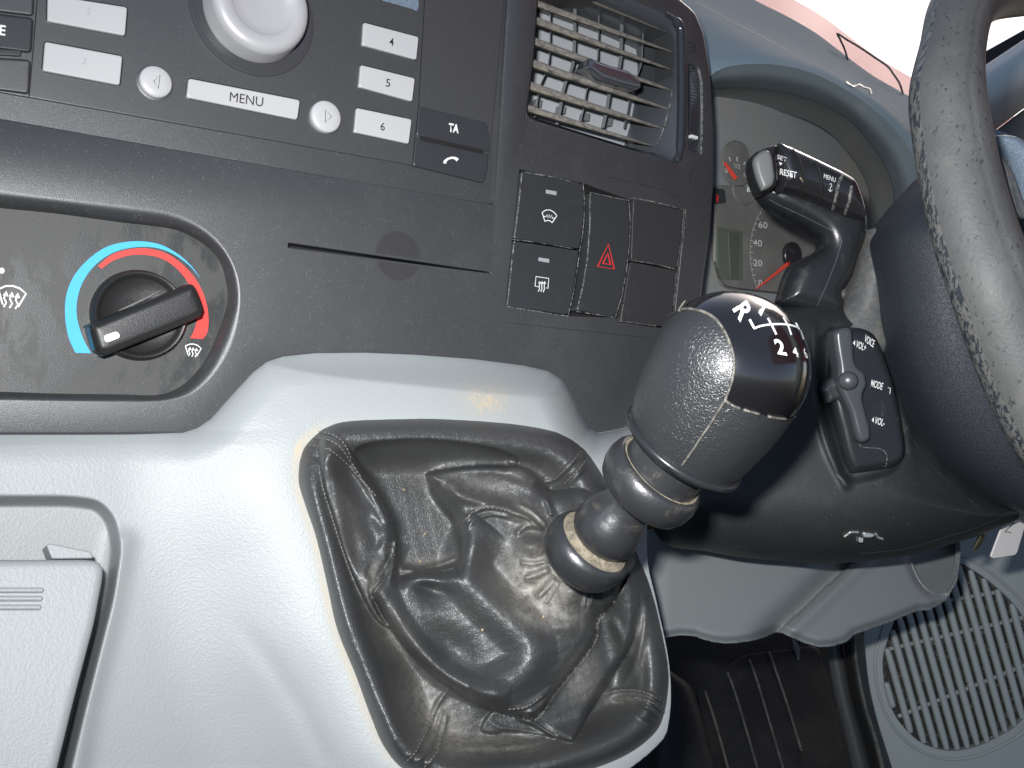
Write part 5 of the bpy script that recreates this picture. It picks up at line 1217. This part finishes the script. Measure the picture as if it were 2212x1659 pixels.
link('transmission_tunnel', pillow(FLo, roundpoly(pxl(FLo, Z(7, [(230, 900), (330, 960), (430, 1030), (490, 1200), (560, 1480), (600, 1700), (230, 1700)]), .03), .02), 0, .03, .02, .01), 'floor', None, 'black carpeted hump between gear gaiter and floor mat', 'floor hump')

# ---- keys hanging from the lock
tg = thing('key_tag', C(*Z(16, (1500, 600)), .64), 'white paper key tag with a handwritten mark under the column', 'key tag')
TF = frame3((*Z(16, (1500, 600)), .64), (*Z(16, (1600, 560)), .645), (*Z(16, (1540, 450)), .64))
link('tag', pillow(TF, roundpoly(pxl(TF, Z(16, [(1478, 468), (1662, 420), (1690, 420), (1598, 735), (1575, 757), (1378, 786), (1364, 768)])), .0012), -.0012, 0, .0003), 'tag', tg)
link('tag_top', pillow(TF, roundpoly(pxl(TF, Z(16, [(1480, 462), (1530, 392), (1612, 352), (1680, 372), (1680, 420)])), .001), -.0020, -.0004, .0003), 'collar', tg)
strokes('handwriting', [spline(Z(16, [(1510, 478), (1540, 466), (1570, 470), (1530, 505), (1488, 548), (1520, 548), (1545, 560)]), 24)], 1.6, TF.surf(.0003), 'print_dark', tg)
ky = C(*Z(16, (1215, 705)), .66), C(*Z(16, (1255, 640)), .65), C(*Z(16, (1305, 545)), .64)
link('ignition_key', mesh(*tube([Vector(p) for p in spline([tuple(k_) for k_ in ky], 12)], [.0016, .0024, .0026] + [.0024] * 6 + [.002, .0018, .0012], 10)), 'brass', None, 'small brass coloured key hanging left of the white tag', 'key')

# ---- top right: pillar, window frame
dw = thing('door_window', C(2180, 150, 1.1), 'bright side window above the pale door trim at the upper right', 'window')
WF2 = frame3((2170, 150, 1.15), (2260, 90, 1.15), (2150, 60, 1.15))
link('glass', mesh([WF2.P(*WF2.px(*p), 0) for p in [(2080, -100), (2400, -100), (2400, 80), (2080, 170)]], [(0, 1, 2, 3)]), 'glass', dw)
link('frame_bar', pillow(WF2, pxl(WF2, Z(15, [(1200, 505), (1320, 430), (1659, 240), (1900, 105), (1900, 190), (1659, 325), (1325, 548), (1200, 630)])), -.02, .004, .003), 'frame', dw)
pt = thing('door_top_trim', C(2180, 250, 1.12), 'pale grey curved door top trim behind the steering wheel rim', 'door trim')
link('trim', loft([zc(15, [(1150, 650), (1325, 540), (1659, 318), (1950, 130)], 1.10), zc(15, [(1150, 780), (1330, 660), (1659, 450), (1950, 280)], 1.07), zc(15, [(1150, 950), (1350, 860), (1659, 680), (1950, 500)], 1.07), zc(15, [(1150, 1220), (1390, 1078), (1659, 878), (1950, 690)], 1.12)], 30, .01), 'pillar', pt)
link('door_inner', loft([zc(15, [(1150, 1230), (1390, 1085), (1659, 885), (1950, 695)], 1.09), zc(15, [(1150, 1500), (1400, 1350), (1659, 1200), (1950, 1000)], 1.05), zc(15, [(1150, 2200), (1400, 2100), (1659, 2000), (1950, 1900)], 1.0)], 30, .01), 'darktrim', None, 'dark brown inner door skin seen behind the steering wheel', 'door panel', origin=C(2180, 400, 1.05))

# added red panel, out of view on the right, to give red reflections
def pc(x, y, z): return CAMPOS + Rm @ Vector((x, y, z))
V_ = []; nn_ = 24
for i in range(nn_):
    zz = -1.75 + 2.9 * i / (nn_ - 1)
    for dx in (0, .03):
        for yy, bx in ((.16, .0), (.4, -.01), (.8, -.01), (1.2, .02), (1.6, .10)): V_.append(pc(1.75 + bx + dx + .1 * (zz > .3) * (zz - .3), yy, zz))
Fc_ = []
for i in range(nn_ - 1):
    for j in range(4):
        for k in (0, 5): Fc_.append((i * 10 + k + j, i * 10 + k + j + 1, (i + 1) * 10 + k + j + 1, (i + 1) * 10 + k + j))
    for a, b in ((0, 5), (4, 9)): Fc_.append((i * 10 + a, i * 10 + b, (i + 1) * 10 + b, (i + 1) * 10 + a))
for e in (0, (nn_ - 1) * 10):
    for j in range(4): Fc_.append((e + j, e + j + 1, e + j + 6, e + j + 5))
link('red_reflection_panel', mesh(V_, Fc_, smooth=50), 'bonnet', pt)
